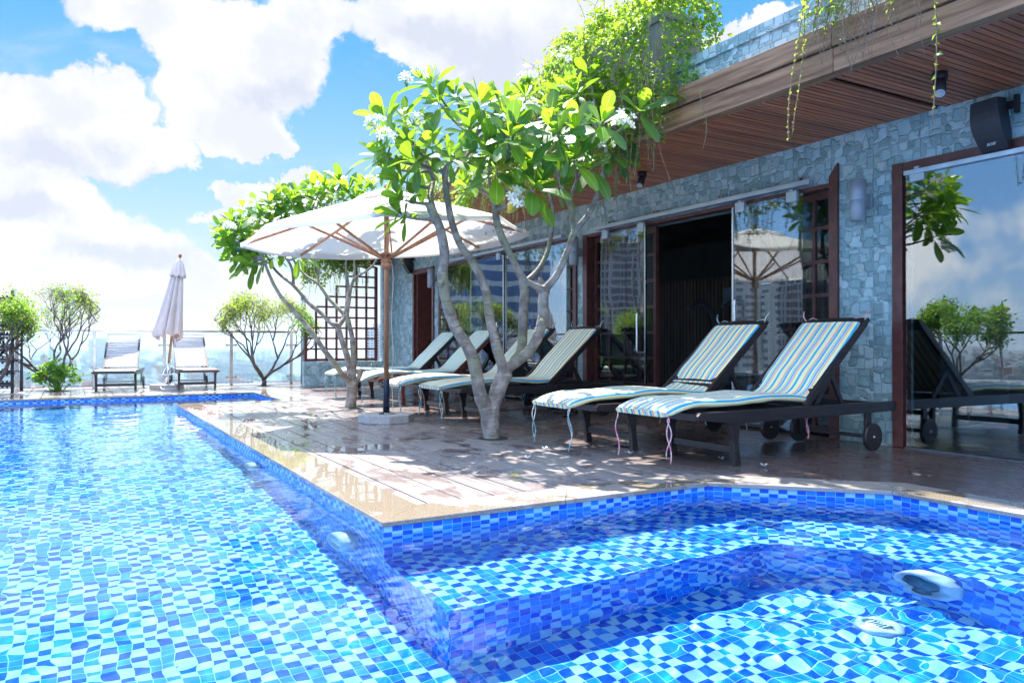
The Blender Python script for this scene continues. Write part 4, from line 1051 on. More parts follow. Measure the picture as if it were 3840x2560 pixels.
# ------------------------------------------------------------------ parasols
def octa(r, z, rot=22.5, c=(0, 0)): return [(c[0] + r * math.cos(R(rot + 45 * k)), c[1] + r * math.sin(R(rot + 45 * k)), z) for k in range(8)]
def base_block(name_label, loc, r, rz=0, group=None):
    t = empty('parasol_base', loc, name_label, 'parasol base', rz, group)
    b = MB(); n = 8; b.prism([(p[0], p[1]) for p in octa(r, 0)], -0.004, 0.085); b.build('granite_block', MT['granite'], t, 0.008); return t
def open_umbrella():
    ox, oy = 3.0, 7.96
    base_block('octagonal grey granite block under the open parasol', (ox, oy, 0), 0.305, R(8))
    t = empty('open_parasol', (ox, oy, 0.085), 'open off-white octagonal parasol on a wooden pole', 'parasol')
    Rm, zr, za = 1.57, 1.94, 2.42; tilt = Matrix.Rotation(R(3.4), 3, Vector((-0.5, -0.866, 0)))
    def T(v): c0 = Vector((0, 0, 2.35)); return tuple(tilt @ (Vector(v) - c0) + c0)
    b = MB(); rings = 12; seg = 8; nr = 8 * seg
    def pt(rr, th):
        k = th / 45.0; f = k - math.floor(k)      # 0 at a rib, .5 mid panel
        R0 = math.cos(R(22.5)) / math.cos(R((f - 0.5) * 45)); x = rr * Rm * R0
        zz = za - (za - zr) * (rr ** 1.12) - 0.035 * math.sin(math.pi * f) * rr * math.sin(math.pi * min(1, rr * 0.9)) - 0.012 * math.sin(math.pi * f) * rr
        a = R(th + 22.5); return (x * math.cos(a), x * math.sin(a), zz)
    for i in range(rings + 1):
        rr = 0.06 + 0.94 * i / rings
        for k in range(nr): b.v.append(T(pt(rr, 360 * k / nr)))
    for i in range(rings):
        for k in range(nr): k2 = (k + 1) % nr; b.face((i * nr + k, i * nr + k2, (i + 1) * nr + k2, (i + 1) * nr + k), None, 0, True)
    b0 = len(b.v)                                   # short hem hanging from the rim
    for k in range(nr):
        p = pt(1.0, 360 * k / nr); b.v.append(T((p[0] * 1.003, p[1] * 1.003, p[2] - 0.045)))
    for k in range(nr): k2 = (k + 1) % nr; b.face((rings * nr + k, rings * nr + k2, b0 + k2, b0 + k), None, 0, True)
    cn = b.build('canopy', MT['canopy'], t)
    sm = cn.modifiers.new('s', 'SOLIDIFY'); sm.thickness = 0.002
    b = MB()                                        # vented cap
    for i in range(6):
        rr = 0.02 + 0.235 * i / 5
        for k in range(nr):
            p = pt(rr, 360 * k / nr); b.v.append(T((p[0], p[1], p[2] + 0.055 - 0.02 * i / 5)))
    for i in range(5):
        for k in range(nr): k2 = (k + 1) % nr; b.face((i * nr + k, i * nr + k2, (i + 1) * nr + k2, (i + 1) * nr + k), None, 0, True)
    vc = b.build('vent_cap', MT['canopy'], cn); sm = vc.modifiers.new('s', 'SOLIDIFY'); sm.thickness = 0.002
    hubz = 1.80 - 0.085
    for k in range(8):
        a = R(45 * k + 22.5); ca, sa = math.cos(a), math.sin(a)
        p0 = (0.05 * ca, 0.05 * sa, za - 0.035); p1 = (Rm * 0.985 * ca, Rm * 0.985 * sa, zr - 0.018)
        pm = Vector(T(p0)).lerp(Vector(T(p1)), 0.55) - Vector((0, 0, 0.02))
        b = MB(); b.beam(T(p0), tuple(Vector(T(p0)).lerp(Vector(T(p1)), 0.5) - Vector((0, 0, 0.012))), 0.021, 0.029); b.beam(tuple(Vector(T(p0)).lerp(Vector(T(p1)), 0.5) - Vector((0, 0, 0.012))), T(p1), 0.022, 0.026)
        rb = b.build('rib', MT['umb_wood'], t, 0.003)
        b = MB(); b.beam((0.055 * ca, 0.055 * sa, hubz), tuple(pm), 0.018, 0.028); b.build('strut', MT['umb_wood'], rb, 0.003)
    b = MB(); b.lathe([(0.028, 0.36), (0.028, za + 0.05)], (0, 0, 0), 24); b.build('pole', MT['umb_wood'], t)
    b = MB(); b.lathe([(0.036, 0.0), (0.036, 0.37), (0.033, 0.375)], (0, 0, 0), 24); b.lathe([(0.085, 0.0), (0.085, 0.012), (0.04, 0.02)], (0, 0, 0), 24)
    b.tube([(-0.036, -0.01, 0.30), (-0.075, -0.02, 0.30)], 0.008, 8); b.lathe([(0.02, -0.01), (0.024, 0), (0.02, 0.01)], (0, -0.045, 0.30), 10, axis='y'); b.build('metal_sleeve', MT['navy'], t)
    b = MB(); b.lathe([(0.045, hubz - 0.12), (0.056, hubz - 0.115), (0.06, hubz - 0.07), (0.05, hubz - 0.06), (0.062, hubz - 0.05), (0.062, hubz - 0.03), (0.045, hubz - 0.02), (0.045, hubz + 0.06), (0.07, hubz + 0.03)], (0, 0, 0), 24); b.build('hub', MT['umb_wood'], t)
    b = MB(); b.lathe([(0.04, za - 0.07), (0.06, za - 0.06), (0.06, za - 0.03), (0.04, za - 0.02)], (0, 0, 0), 20); b.lathe([(0.02, za + 0.05), (0.03, za + 0.07), (0.015, za + 0.11)], (0, 0, 0), 16); b.build('finial', MT['umb_wood'], t)
    b = MB(); p = [(0.05, -0.03, hubz - 0.05)] + [(0.055 + 0.01 * math.sin(i), -0.035, hubz - 0.05 - i * 0.13) for i in range(1, 11)] + [(0.05, -0.04, 0.33), (0.06, -0.04, 0.05), (0.02, -0.10, 0.012), (-0.05, -0.09, 0.012), (-0.02, -0.05, 0.012), (0.09, -0.06, 0.012)]
    b.tube(smooth_path(p, 3), 0.0045, 6); b.build('pull_cord', MT['cord'], t)
open_umbrella()
def closed_umbrella():
    ox, oy = 1.58, 15.95
    base_block('octagonal grey granite block under the closed parasol', (ox, oy, 0), 0.31, R(3))
    t = empty('closed_parasol', (ox, oy, 0.085), 'closed leaning cream parasol with its fabric hanging in folds', 'parasol')
    # leans slightly towards the building
    d = Vector((0.095, 0.0, 1)).normalized(); sx = Vector((1, 0, -0.095)).normalized(); sy = Vector((0, 1, 0))
    def P(r, a, z, off=0): return tuple(d * z + sx * (r * math.cos(a) + off) + sy * (r * math.sin(a)))
    b = MB(); prof = [(2.42, 0.025), (2.34, 0.05), (2.20, 0.085), (2.0, 0.115), (1.8, 0.14), (1.55, 0.17), (1.3, 0.20), (1.1, 0.23), (0.98, 0.25), (0.93, 0.24)]
    n = 96; rn = random.Random(5)
    for j, (z, r) in enumerate(prof):
        for k in range(n):
            a = 2 * math.pi * k / n; f = 0.5 + 0.5 * math.cos(8 * a + 0.6 * math.sin(a * 3) + 0.12 * j)
            rr = r * (0.60 + 0.42 * f ** 0.8) * (1 + 0.18 * max(0, -math.cos(a)) * (2.4 - z) / 1.4)
            zz = z - (0.07 * (1 - f) if j >= 8 else 0) - (0.05 * math.sin(a * 2 + 1) if j >= 8 else 0)
            b.v.append(P(rr, a + 0.15 * math.sin(8 * a) * (j / 9), zz, -0.05 * (2.4 - z) / 1.4))
    for j in range(len(prof) - 1):
        for k in range(n): k2 = (k + 1) % n; b.face((j * n + k2, j * n + k, (j + 1) * n + k, (j + 1) * n + k2), None, 0, True)
    cn = b.build('folded_canopy', MT['closed_cloth'], t); sm = cn.modifiers.new('s', 'SOLIDIFY'); sm.thickness = 0.003
    b = MB(); pr = [(2.44, 0.02), (2.36, 0.065), (2.25, 0.10), (2.12, 0.135), (2.08, 0.15)]
    for j, (z, r) in enumerate(pr):
        for k in range(n):
            a = 2 * math.pi * k / n; f = 0.5 + 0.5 * math.cos(8 * a)
            b.v.append(P(r * (0.84 + 0.20 * f), a, z - (0.03 * (1 - f) if j > 2 else 0)))
    for j in range(len(pr) - 1):
        for k in range(n): k2 = (k + 1) % n; b.face((j * n + k2, j * n + k, (j + 1) * n + k, (j + 1) * n + k2), None, 0, True)
    vc = b.build('vent_cap', MT['closed_cloth'], cn); sm = vc.modifiers.new('s', 'SOLIDIFY'); sm.thickness = 0.003
    b = MB(); b.tube([P(0, 0, 0.28), P(0, 0, 2.45)], 0.025, 16); b.build('pole', MT['umb_wood'], t)
    b = MB(); b.tube([P(0, 0, 2.44), P(0, 0, 2.47), P(0, 0, 2.51)], [0.022, 0.032, 0.026], 16); b.build('finial', MT['terracotta'], t)
    b = MB(); b.tube([(0, 0, 0), P(0, 0, 0.42)], 0.034, 16); b.lathe([(0.09, 0), (0.09, 0.012)], (0, 0, 0), 20); b.build('metal_sleeve', MT['steel'], t)
    b = MB(); b.tube(smooth_path([P(0.05, 0, 0.95), P(0.06, 0.2, 0.5), P(0.05, 3, 0.30), P(0.12, 4, 0.18), P(0.12, -0.5, 0.22), P(0.05, 0, 0.36), (0.0, -0.08, 0.06), (-0.1, -0.2, 0.02), (-0.12, -0.34, -0.07), (0.05, -0.4, -0.075), (0.34, -0.3, -0.07)], 4), 0.006, 6); b.build('pull_cord', MT['white_pl'], t)
closed_umbrella()

# ------------------------------------------------------------------ glass fence
FY = 16.9
def fence():
    t = empty('glass_fence', (1.6, FY, 0), 'steel-railed fence of misty glass panels along the roof edge', 'glass fence')
    def part(name, mb, m, parent=t, bevel=0):
        mb.v = [(v[0] - 1.6, v[1] - FY, v[2]) for v in mb.v]; return mb.build(name, m, parent, bevel)
    xs = [-3.38, -2.13, -0.88, 0.385, 1.63, 2.92, 4.17]
    b = MB(); b.box((-4.5, FY - 0.025, 1.09), (4.30, FY + 0.035, 1.14)); part('top_rail', b, MT['steel'], bevel=0.006)
    for i, x in enumerate(xs):
        b = MB(); b.box((x - 0.032, FY - 0.02, -0.004), (x + 0.032, FY + 0.02, 1.088)); p = part('post', b, MT['steel'], bevel=0.004)
        for z in (0.16, 0.83):
            b = MB(); b.box((x - 0.10, FY - 0.035, z - 0.014), (x + 0.10, FY - 0.022, z + 0.014))
            for s in (-1, 1): b.lathe([(0.024, -0.005), (0.024, 0.05)], (x + s * 0.09, FY - 0.035, z), 12, axis='y')
            part('glass_clamp', b, MT['steel'], p)
    edges = [-4.4] + xs + [4.42]
    for i in range(len(edges) - 1):
        a, c = edges[i] + 0.045, edges[i + 1] - 0.045
        if c - a < 0.1: continue
        b = MB(); b.box((a, FY - 0.008, 0.05), (c, FY + 0.004, 1.06)); part('glass_panel', b, MT['clear_glass'] if i in (2, 3) and False else MT['fence_glass'])
fence()
def side_fence():
    t = empty('glass_fence', (-7.6, 8, 0), 'low steel-railed glass fence along the pool side, seen only mirrored in the doors', 'glass fence')
    b = MB(); b.box((-0.03, -9, 1.09), (0.03, 8.8, 1.14)); b.build('top_rail', MT['steel'], t)
    for k in range(12): b = MB(); b.box((-0.02, -8.5 + 1.5 * k, 0), (0.02, -8.44 + 1.5 * k, 1.088)); b.build('post', MT['steel'], t)
side_fence()
def lamp_post():
    t = empty('lamp_post', (4.28, 16.3, 0), 'slim grey cylinder lamp post standing behind the wooden grid screen', 'lamp post')
    b = MB(); b.lathe([(0.055, 0), (0.055, 1.50)], (0, 0, 0), 20); b.lathe([(0.055, 1.80), (0.055, 1.88), (0.05, 1.885)], (0, 0, 0), 20)
    for k in range(4): a = R(45 + 90 * k); b.box((-0.008, -0.004, 1.50), (0.008, 0.004, 1.80), rot=Matrix.Rotation(a, 3, 'Z'), org=(0.049 * math.cos(a), 0.049 * math.sin(a), 0))
    b.build('post', MT['lamp_grey'], t); b = MB(); b.lathe([(0.04, 1.50), (0.04, 1.80)], (0, 0, 0), 16); b.build('lantern', MT['white_pl'], t)
lamp_post()
def cable_rack():
    t = empty('cable_rack', (-1.17, 15.9, 0), 'tall black rack with cables looping off it at the left edge', 'rack')
    b = MB()
    for x in (-0.28, 0.0, 0.28):
        for y in (-0.1, 0.1): b.box((x - 0.02, y - 0.02, 0), (x + 0.02, y + 0.02, 1.78))
    b.build('upright', MT['black'], t)
    b = MB(); z = 0.12; rn = random.Random(2)
    while z < 1.78:
        b.box((-0.30, -0.13, z), (0.32, 0.13, z + 0.022)); b.box((-0.28, -0.14, z + 0.03), (0.30, -0.12, z + 0.07))
        for k in range(9): x = -0.26 + 0.065 * k; b.box((x, -0.155, z + 0.065), (x + 0.03, -0.115, z + 0.10)); b.box((x, -0.155, z - 0.03), (x + 0.03, -0.115, z))
        z += 0.21
    b.build('shelf', MT['black'], t)
    b = MB()
    for k in range(7):
        z = 0.4 + 0.2 * k; p = [(-0.2 + 0.1 * rn.random(), -0.14, z), (0.1, -0.2, z - 0.05), (0.34 + 0.05 * rn.random(), -0.16, z - 0.02), (0.42, -0.14, z - 0.16), (0.40 + 0.05 * rn.random(), -0.14, 0.03)]
        b.tube(smooth_path(p, 5), 0.011, 6)
    b.build('cable', MT['rubber'], t)
cable_rack()
# ------------------------------------------------------------------ leaves and trees
def leaf(b, base, axis, up, Ln, W, mi=0, droop=0.25, seg=6, fold=0.18, petiole=0.12):
    axis = Vector(axis).normalized(); up = Vector(up); side = axis.cross(up)
    side = side.normalized() if side.length > 1e-4 else axis.orthogonal().normalized()
    nn = side.cross(axis).normalized(); v0 = len(b.v); rows = []
    for i in range(seg + 1):
        t = i / seg
        wv = W * max(0.0, math.sin(math.pi * min(1, t ** 1.75 * 0.94 + 0.03))) ** 0.62 if t > 0 else 0.004
        if i == seg: wv = W * 0.30
        s = petiole * Ln + t * Ln * (1 - petiole)
        c = Vector(base) + axis * (s * (1 - 0.12 * droop * t)) - Vector((0, 0, 1)) * (droop * Ln * t * t * 0.6) + nn * 0.0
        f = wv * fold
        b.v += [tuple(c - side * wv + nn * f), tuple(c), tuple(c + side * wv + nn * f)]
    for i in range(seg):
        a = v0 + 3 * i; t0, t1 = i / seg, (i + 1) / seg
        b.face((a, a + 1, a + 4, a + 3), ((0, t0), (0.5, t0), (0.5, t1), (0, t1)), mi, True)
        b.face((a + 1, a + 2, a + 5, a + 4), ((0.5, t0), (1, t0), (1, t1), (0.5, t1)), mi, True)
def rosette(b, p, axis, rn, n=15, Ln=0.25, young=0.2):
    axis = Vector(axis).normalized(); s1 = axis.orthogonal().normalized(); s2 = axis.cross(s1)
    ph = rn.uniform(0, 6.28)
    for k in range(n):
        f = k / (n - 1); a = ph + k * 2.39996
        elv = R(78 - 98 * f ** 0.8 + rn.uniform(-10, 10))
        d = (s1 * math.cos(a) + s2 * math.sin(a)) * math.cos(elv) + axis * math.sin(elv)
        l = Ln * (0.72 + 0.38 * math.sin(math.pi * min(1, f * 0.8 + 0.12))) * rn.uniform(0.65, 1.18)
        mi = 1 if (f < 0.3 and rn.random() < young * 2.2) or rn.random() < young * 0.35 else 0
        if f > 0.85 and rn.random() < 0.05: mi = 2
        leaf(b, Vector(p) - axis * 0.05 * f, d, axis + Vector((0, 0, 0.3)), l, l * rn.uniform(0.17, 0.215), mi, droop=rn.uniform(0.1, 0.55) * (0.4 + f))
def flower_cluster(b, p, rn, n=9, spread=0.075):
    for k in range(n):
        o = Vector((rn.uniform(-1, 1), rn.uniform(-1, 1), rn.uniform(-0.3, 1))) * spread
        c = Vector(p) + o; ax = (o + Vector((-0.02, -0.05, 0.03))).normalized(); s1 = ax.orthogonal().normalized(); s2 = ax.cross(s1)
        b.tube([Vector(p) - Vector((0, 0, 0.05)), c - ax * 0.012], 0.0028, 4, 2)
        for j in range(5):
            a = 2 * math.pi * j / 5 + k; d = s1 * math.cos(a) + s2 * math.sin(a); sd = ax.cross(d)
            v0 = len(b.v); r = 0.037
            pts = [c, c + d * r * 0.45 + sd * r * 0.28 + ax * 0.006, c + d * r * 0.9 + sd * r * 0.30 + ax * 0.010, c + d * r * 1.08 + ax * 0.008, c + d * r * 0.85 - sd * r * 0.26 + ax * 0.006, c + d * r * 0.4 - sd * r * 0.2 + ax * 0.004]
            b.poly(pts, None, 0)
        b.poly([c + ax * 0.009 + (s1 * math.cos(a) + s2 * math.sin(a)) * 0.008 for a in [2 * math.pi * q / 6 for q in range(6)]], None, 1)
def make_tree(name, label, cat, base, paths, rosettes, flowers, seed, bark, leafn=15, Ln=0.25, knots=()):
    rn = random.Random(seed)
    t = empty(name, base, label, cat, group=None); B = Vector(base)
    b = MB(); pts_all = []
    for pts, r0, r1 in paths:
        P = smooth_path([Vector(p) - B for p in pts], 5); n = len(P)
        P = [p + Vector((noise.noise(p * 7 + Vector((seed, 0, 0))), noise.noise(p * 7 + Vector((0, seed, 0))), 0)) * 0.006 for p in P]
        rad = [r0 + (r1 - r0) * (i / (n - 1)) ** 0.8 for i in range(n)]
        rad = [r * (1 + 0.10 * noise.noise(P[i] * 16 + Vector((seed, seed, 0))) + 0.05 * noise.noise(P[i] * 45)) for i, r in enumerate(rad)]
        b.tube(P, rad, 12); pts_all += list(zip(P, rad))
    for (p, r) in knots:
        c = Vector(p) - B
        b.tube([c - Vector((0.03, 0.02, 0)), c, c + Vector((-0.03, -0.035, 0.025))], [r * 0.8, r, r * 0.7], 10)
    RS = []
    for p in rosettes:
        p = Vector(p) - B; best = None
        for q, r in pts_all:
            if q.z > p.z - 0.02: continue
            dd = (q - p).length + (0.25 if q.z < 0.9 else 0) 
            if best is None or dd < best[0]: best = (dd, q, r)
        q, r = best[1], best[2]; mid = q.lerp(p, 0.5) + Vector((rn.uniform(-.03, .03), rn.uniform(-.03, .03), -0.04 * (q - p).length))
        ax = (p - mid).normalized()
        P = smooth_path([q, mid, p - ax * 0.02], 5); n = len(P)
        b.tube(P, [min(r, 0.021) * (1 - i / (n - 1)) + 0.0105 * i / (n - 1) for i in range(n)], 8)
        RS.append((p, (ax + Vector((0, 0, 0.35))).normalized()))
    tr = b.build('trunk', bark, t)
    md = tr.modifiers.new('merge', 'REMESH'); md.mode = 'VOXEL'; md.voxel_size = 0.0085 if Ln > 0.2 else 0.01; md.use_smooth_shade = True
    sm = tr.modifiers.new('soft', 'SMOOTH'); sm.factor = 0.5; sm.iterations = 3
    b = MB()
    for p, ax in RS: rosette(b, p, ax, rn, leafn + rn.randint(-3, 3), Ln * rn.uniform(0.88, 1.1), 0.25 if p.z > 1.7 else 0.1)
    b.build('crown', [MT['plum_leaf'], MT['plum_young'], MT['old_leaf']], t, uvs=True)
    for p in flowers:
        b = MB(); flower_cluster(b, Vector(p) - B, rn, rn.randint(7, 11)); b.build('flower_cluster', [MT['petal'], MT['petal_y'], MT['plum_young']], t, uvs=True)
    return t
def z8(x, y, o=0.0): return at(1300 + x / 1.0454, 200 + y / 1.0454, 6.93 + o)
def zz(lst, f): return [f(*p) for p in lst]
T1 = [
 ([(570, 1512, 0), (566, 1470, 0), (562, 1430, 0), (566, 1385, .02)], .064, .062),
 ([(560, 1430, 0), (525, 1340, -.05), (505, 1240, -.08), (480, 1160, -.12), (432, 1085, -.15), (397, 990, -.2), (376, 900, -.22), (383, 790, -.25), (370, 700, -.25), (345, 640, -.25), (322, 590, -.25)], .054, .026),
 ([(566, 1400, .02), (590, 1330, .05), (622, 1245, .08)], .056, .052),
 ([(618, 1250, .08), (585, 1140, .0), (562, 1040, 0), (547, 935, -.02), (500, 830, -.05), (442, 745, -.1), (405, 630, -.12), (388, 520, -.15), (380, 440, -.12)], .042, .018),
 ([(630, 1240, .08), (682, 1165, .2), (690, 1060, .28), (698, 940, .32), (692, 888, .32)], .038, .034),
 ([(692, 895, .32), (640, 790, .35), (600, 715, .4), (580, 640, .42), (570, 570, .42), (520, 525, .36), (470, 488, .3)], .026, .013),
 ([(695, 900, .32), (750, 850, .42), (790, 770, .5), (806, 670, .55), (808, 600, .55), (790, 520, .55)], .024, .013),
 ([(632, 1235, .08), (720, 1160, .0), (765, 1060, -.05), (772, 960, -.05), (780, 915, -.05)], .040, .034),
 ([(780, 925, -.05), (730, 908, -.1), (690, 875, -.12), (650, 800, -.15), (608, 705, -.15), (580, 600, -.15)], .026, .014),
 ([(778, 925, -.05), (822, 870, -.1), (865, 780, -.1), (892, 705, -.15), (942, 640, -.2), (985, 550, -.2), (1010, 440, -.15), (1018, 340, -.1)], .030, .014),
 ([(892, 705, -.15), (880, 610, -.1), (850, 540, 0), (808, 430, .05), (745, 385, .1)], .019, .012),
 ([(870, 585, -.08), (900, 505, -.15), (930, 430, -.2)], .014, .010),
 ([(345, 650, -.25), (330, 560, -.1), (335, 480, .1), (300, 400, .2)], .026, .014),
 ([(388, 530, -.15), (430, 460, .0), (470, 400, .1), (500, 330, .2)], .018, .012),
]
rs1 = [(405, 405, -.75), (220, 575, -.3), (215, 500, -.1), (250, 360, -.2), (330, 120, .1), (425, 165, .1), (232, 268, .1), (165, 320, -.1), (640, 250, -.2), (545, 205, .1), (620, 175, .3),
 (662, 272, -.9), (822, 318, -.95), (840, 140, .2), (955, 95, .1), (1072, 160, .0), (1150, 225, -.6), (1010, 205, .2), (880, 285, -.2), (700, 395, .1), (590, 455, -.8),
 (735, 530, -.85), (885, 415, -.9), (955, 440, -.7), (1030, 380, -.1), (845, 520, .5), (130, 400, .0), (300, 300, .3), (480, 260, .3), (215, 640, -.2),
 (470, 520, .3), (520, 380, .2), (900, 210, .4), (1100, 310, .1), (150, 260, .2), (290, 450, .4), (1080, 410, .25), (180, 450, .15), (360, 190, -.1), (330, 370, -.3), (480, 300, -.7), (560, 380, -.75), (620, 240, -.7), (520, 200, -.6), (700, 450, -.75), (800, 250, -.8), (640, 330, -1.0), (900, 300, -.8), (780, 380, -.35), (1000, 270, -.9), (260, 420, -.35), (700, 170, -.1), (900, 150, -.2)]
fl1 = [(112, 275, .0), (235, 110, .1), (290, 75, .1), (258, 258, -.1), (716, 213, -.1), (1082, 275, -.42), (672, 585, -.5), (712, 92, .2), (155, 330, -.1), (845, 15, .25), (525, 500, .2), (1000, 350, -.35), (660, 560, -.45)]
make_tree('frangipani_tree', 'large forked frangipani in front of the loungers with glossy leaves and white flowers', 'tree', z8(570, 1508)[:2] + (0.0,) if False else (3.31, 6.09, 0.0),
          [(zz(p, z8), a * 1.22, c * 1.45) for p, a, c in T1], zz(rs1, z8), [z8(x, y, o - 0.45) for x, y, o in fl1], 11, MT['bark'], 14, 0.26,
          knots=[(z8(372, 905, -.26), .034), (z8(548, 935, -.05), .040), (z8(770, 1055, -.1), .036), (z8(640, 1270, .04), .03)])
def z2(x, y, o=0.0): return at(1100 + x / 1.96, 900 + y / 1.96, 10.35 + o)
def z6(x, y, o=0.0): return at(850 + x / 2.614, 600 + y / 2.614, 10.35 + o)
T2 = [
 (zz([(420, 1228), (428, 1150), (432, 1080), (425, 1040)], z2), .078, .070),
 (zz([(430, 1050, 0), (385, 1015, -.1), (300, 905, -.2), (220, 800, -.25), (150, 700, -.3), (80, 610, -.3), (0, 510, -.35)], z2) + zz([(560, 1370, -.35), (490, 1270, -.35), (430, 1150, -.3), (390, 1050, -.3), (340, 930, -.3), (250, 860, -.3), (60, 790, -.3)], z6), .044, .014),
 (zz([(425, 1050, 0), (415, 960, 0), (395, 850, 0), (350, 720, 0), (325, 630, 0), (285, 615, 0), (200, 530, .1), (130, 480, .1), (60, 400, .15), (12, 345, .15)], z2) + zz([(620, 1200, .15), (540, 1140, .2), (460, 1060, .2), (400, 960, .2), (330, 850, .2)], z6), .050, .014),
 (zz([(650, 1230, .15), (652, 1130, .1), (620, 1020, .1), (560, 930, 0), (520, 860, 0), (480, 700, 0)], z6), .026, .012),
 (zz([(325, 640, 0), (375, 560, .1), (330, 500, .15), (260, 430, .2), (185, 325, .2), (90, 260, .25), (20, 180, .3), (-40, 60, .3)], z2), .038, .012),
 (zz([(180, 325, .2), (178, 220, .3), (160, 100, .3), (150, -60, .4)], z2), .022, .012),
 (zz([(435, 1050, 0), (445, 900, -.05), (432, 720, -.1), (402, 580, -.1), (398, 540, -.1), (415, 400, -.2), (440, 300, -.25), (500, 250, -.3), (590, 180, -.3), (640, 60, -.3)], z2), .045, .012),
 (zz([(370, 565, .1), (400, 430, .2), (400, 300, .3), (385, 200, .3), (400, 60, .3)], z2), .032, .012),
 (zz([(440, 300, -.25), (450, 200, -.2), (440, 80, -.1)], z2), .018, .011),
 (zz([(455, 1060, 0), (480, 1010, -.1), (505, 940, -.14)], z2), .036, .034),
]
rs2 = [(70, 620, -.3), (20, 700, -.3), (130, 590, -.2), (250, 520, -.1), (330, 545, 0), (420, 430, 0), (500, 400, .1), (620, 400, .1), (680, 330, .2), (850, 290, .2), (960, 275, .2), (1110, 215, .3), (1190, 300, .2), (1330, 290, .3), (1420, 300, .2),
 (60, 850, -.3), (170, 930, -.2), (240, 1010, -.3), (100, 970, -.1), (400, 600, .2), (290, 460, .1), (560, 330, .3), (780, 400, .5), (900, 360, .6), (1040, 330, .5), (350, 700, .1), (200, 720, .1), (20, 790, 0), (460, 940, .2), (330, 980, .1), (720, 940, -.1), (1280, 380, .5), (560, 500, .4), (700, 500, .5), (160, 660, .3), (-20, 720, .1), (430, 560, .5), (1000, 400, .8), (1150, 380, .7), (540, 830, .1), (280, 830, .2)]
fl2 = [(310, 500, -.2), (140, 530, -.1), (850, 190, .2), (1010, 170, .3), (30, 640, -.2), (1400, 220, .3), (230, 440, .1), (470, 380, .1)]
make_tree('frangipani_tree', 'far frangipani leaning left behind the open parasol, its stubby cut limb by the lounger', 'tree', (3.29, 10.05, 0), T2, [z6(x, y, o - (0.85 if x > 300 and y < 620 else 0.0)) for x, y, o in rs2], [z6(x, y, o - 0.6) for x, y, o in fl2], 23, MT['bark'], 14, 0.27)
def tree_hole(x, y, r):
    b = MB(); n = 24; b.poly([(x + r * (1 + 0.1 * math.sin(3 * a)) * math.cos(a), y + r * math.sin(a), 0.0005) for a in [2 * math.pi * k / n for k in range(n)]]); o = b.build('planting_hole', MT['soil']); tag(o, kind='structure')
tree_hole(3.32, 6.08, 0.14); tree_hole(3.26, 10.03, 0.155)

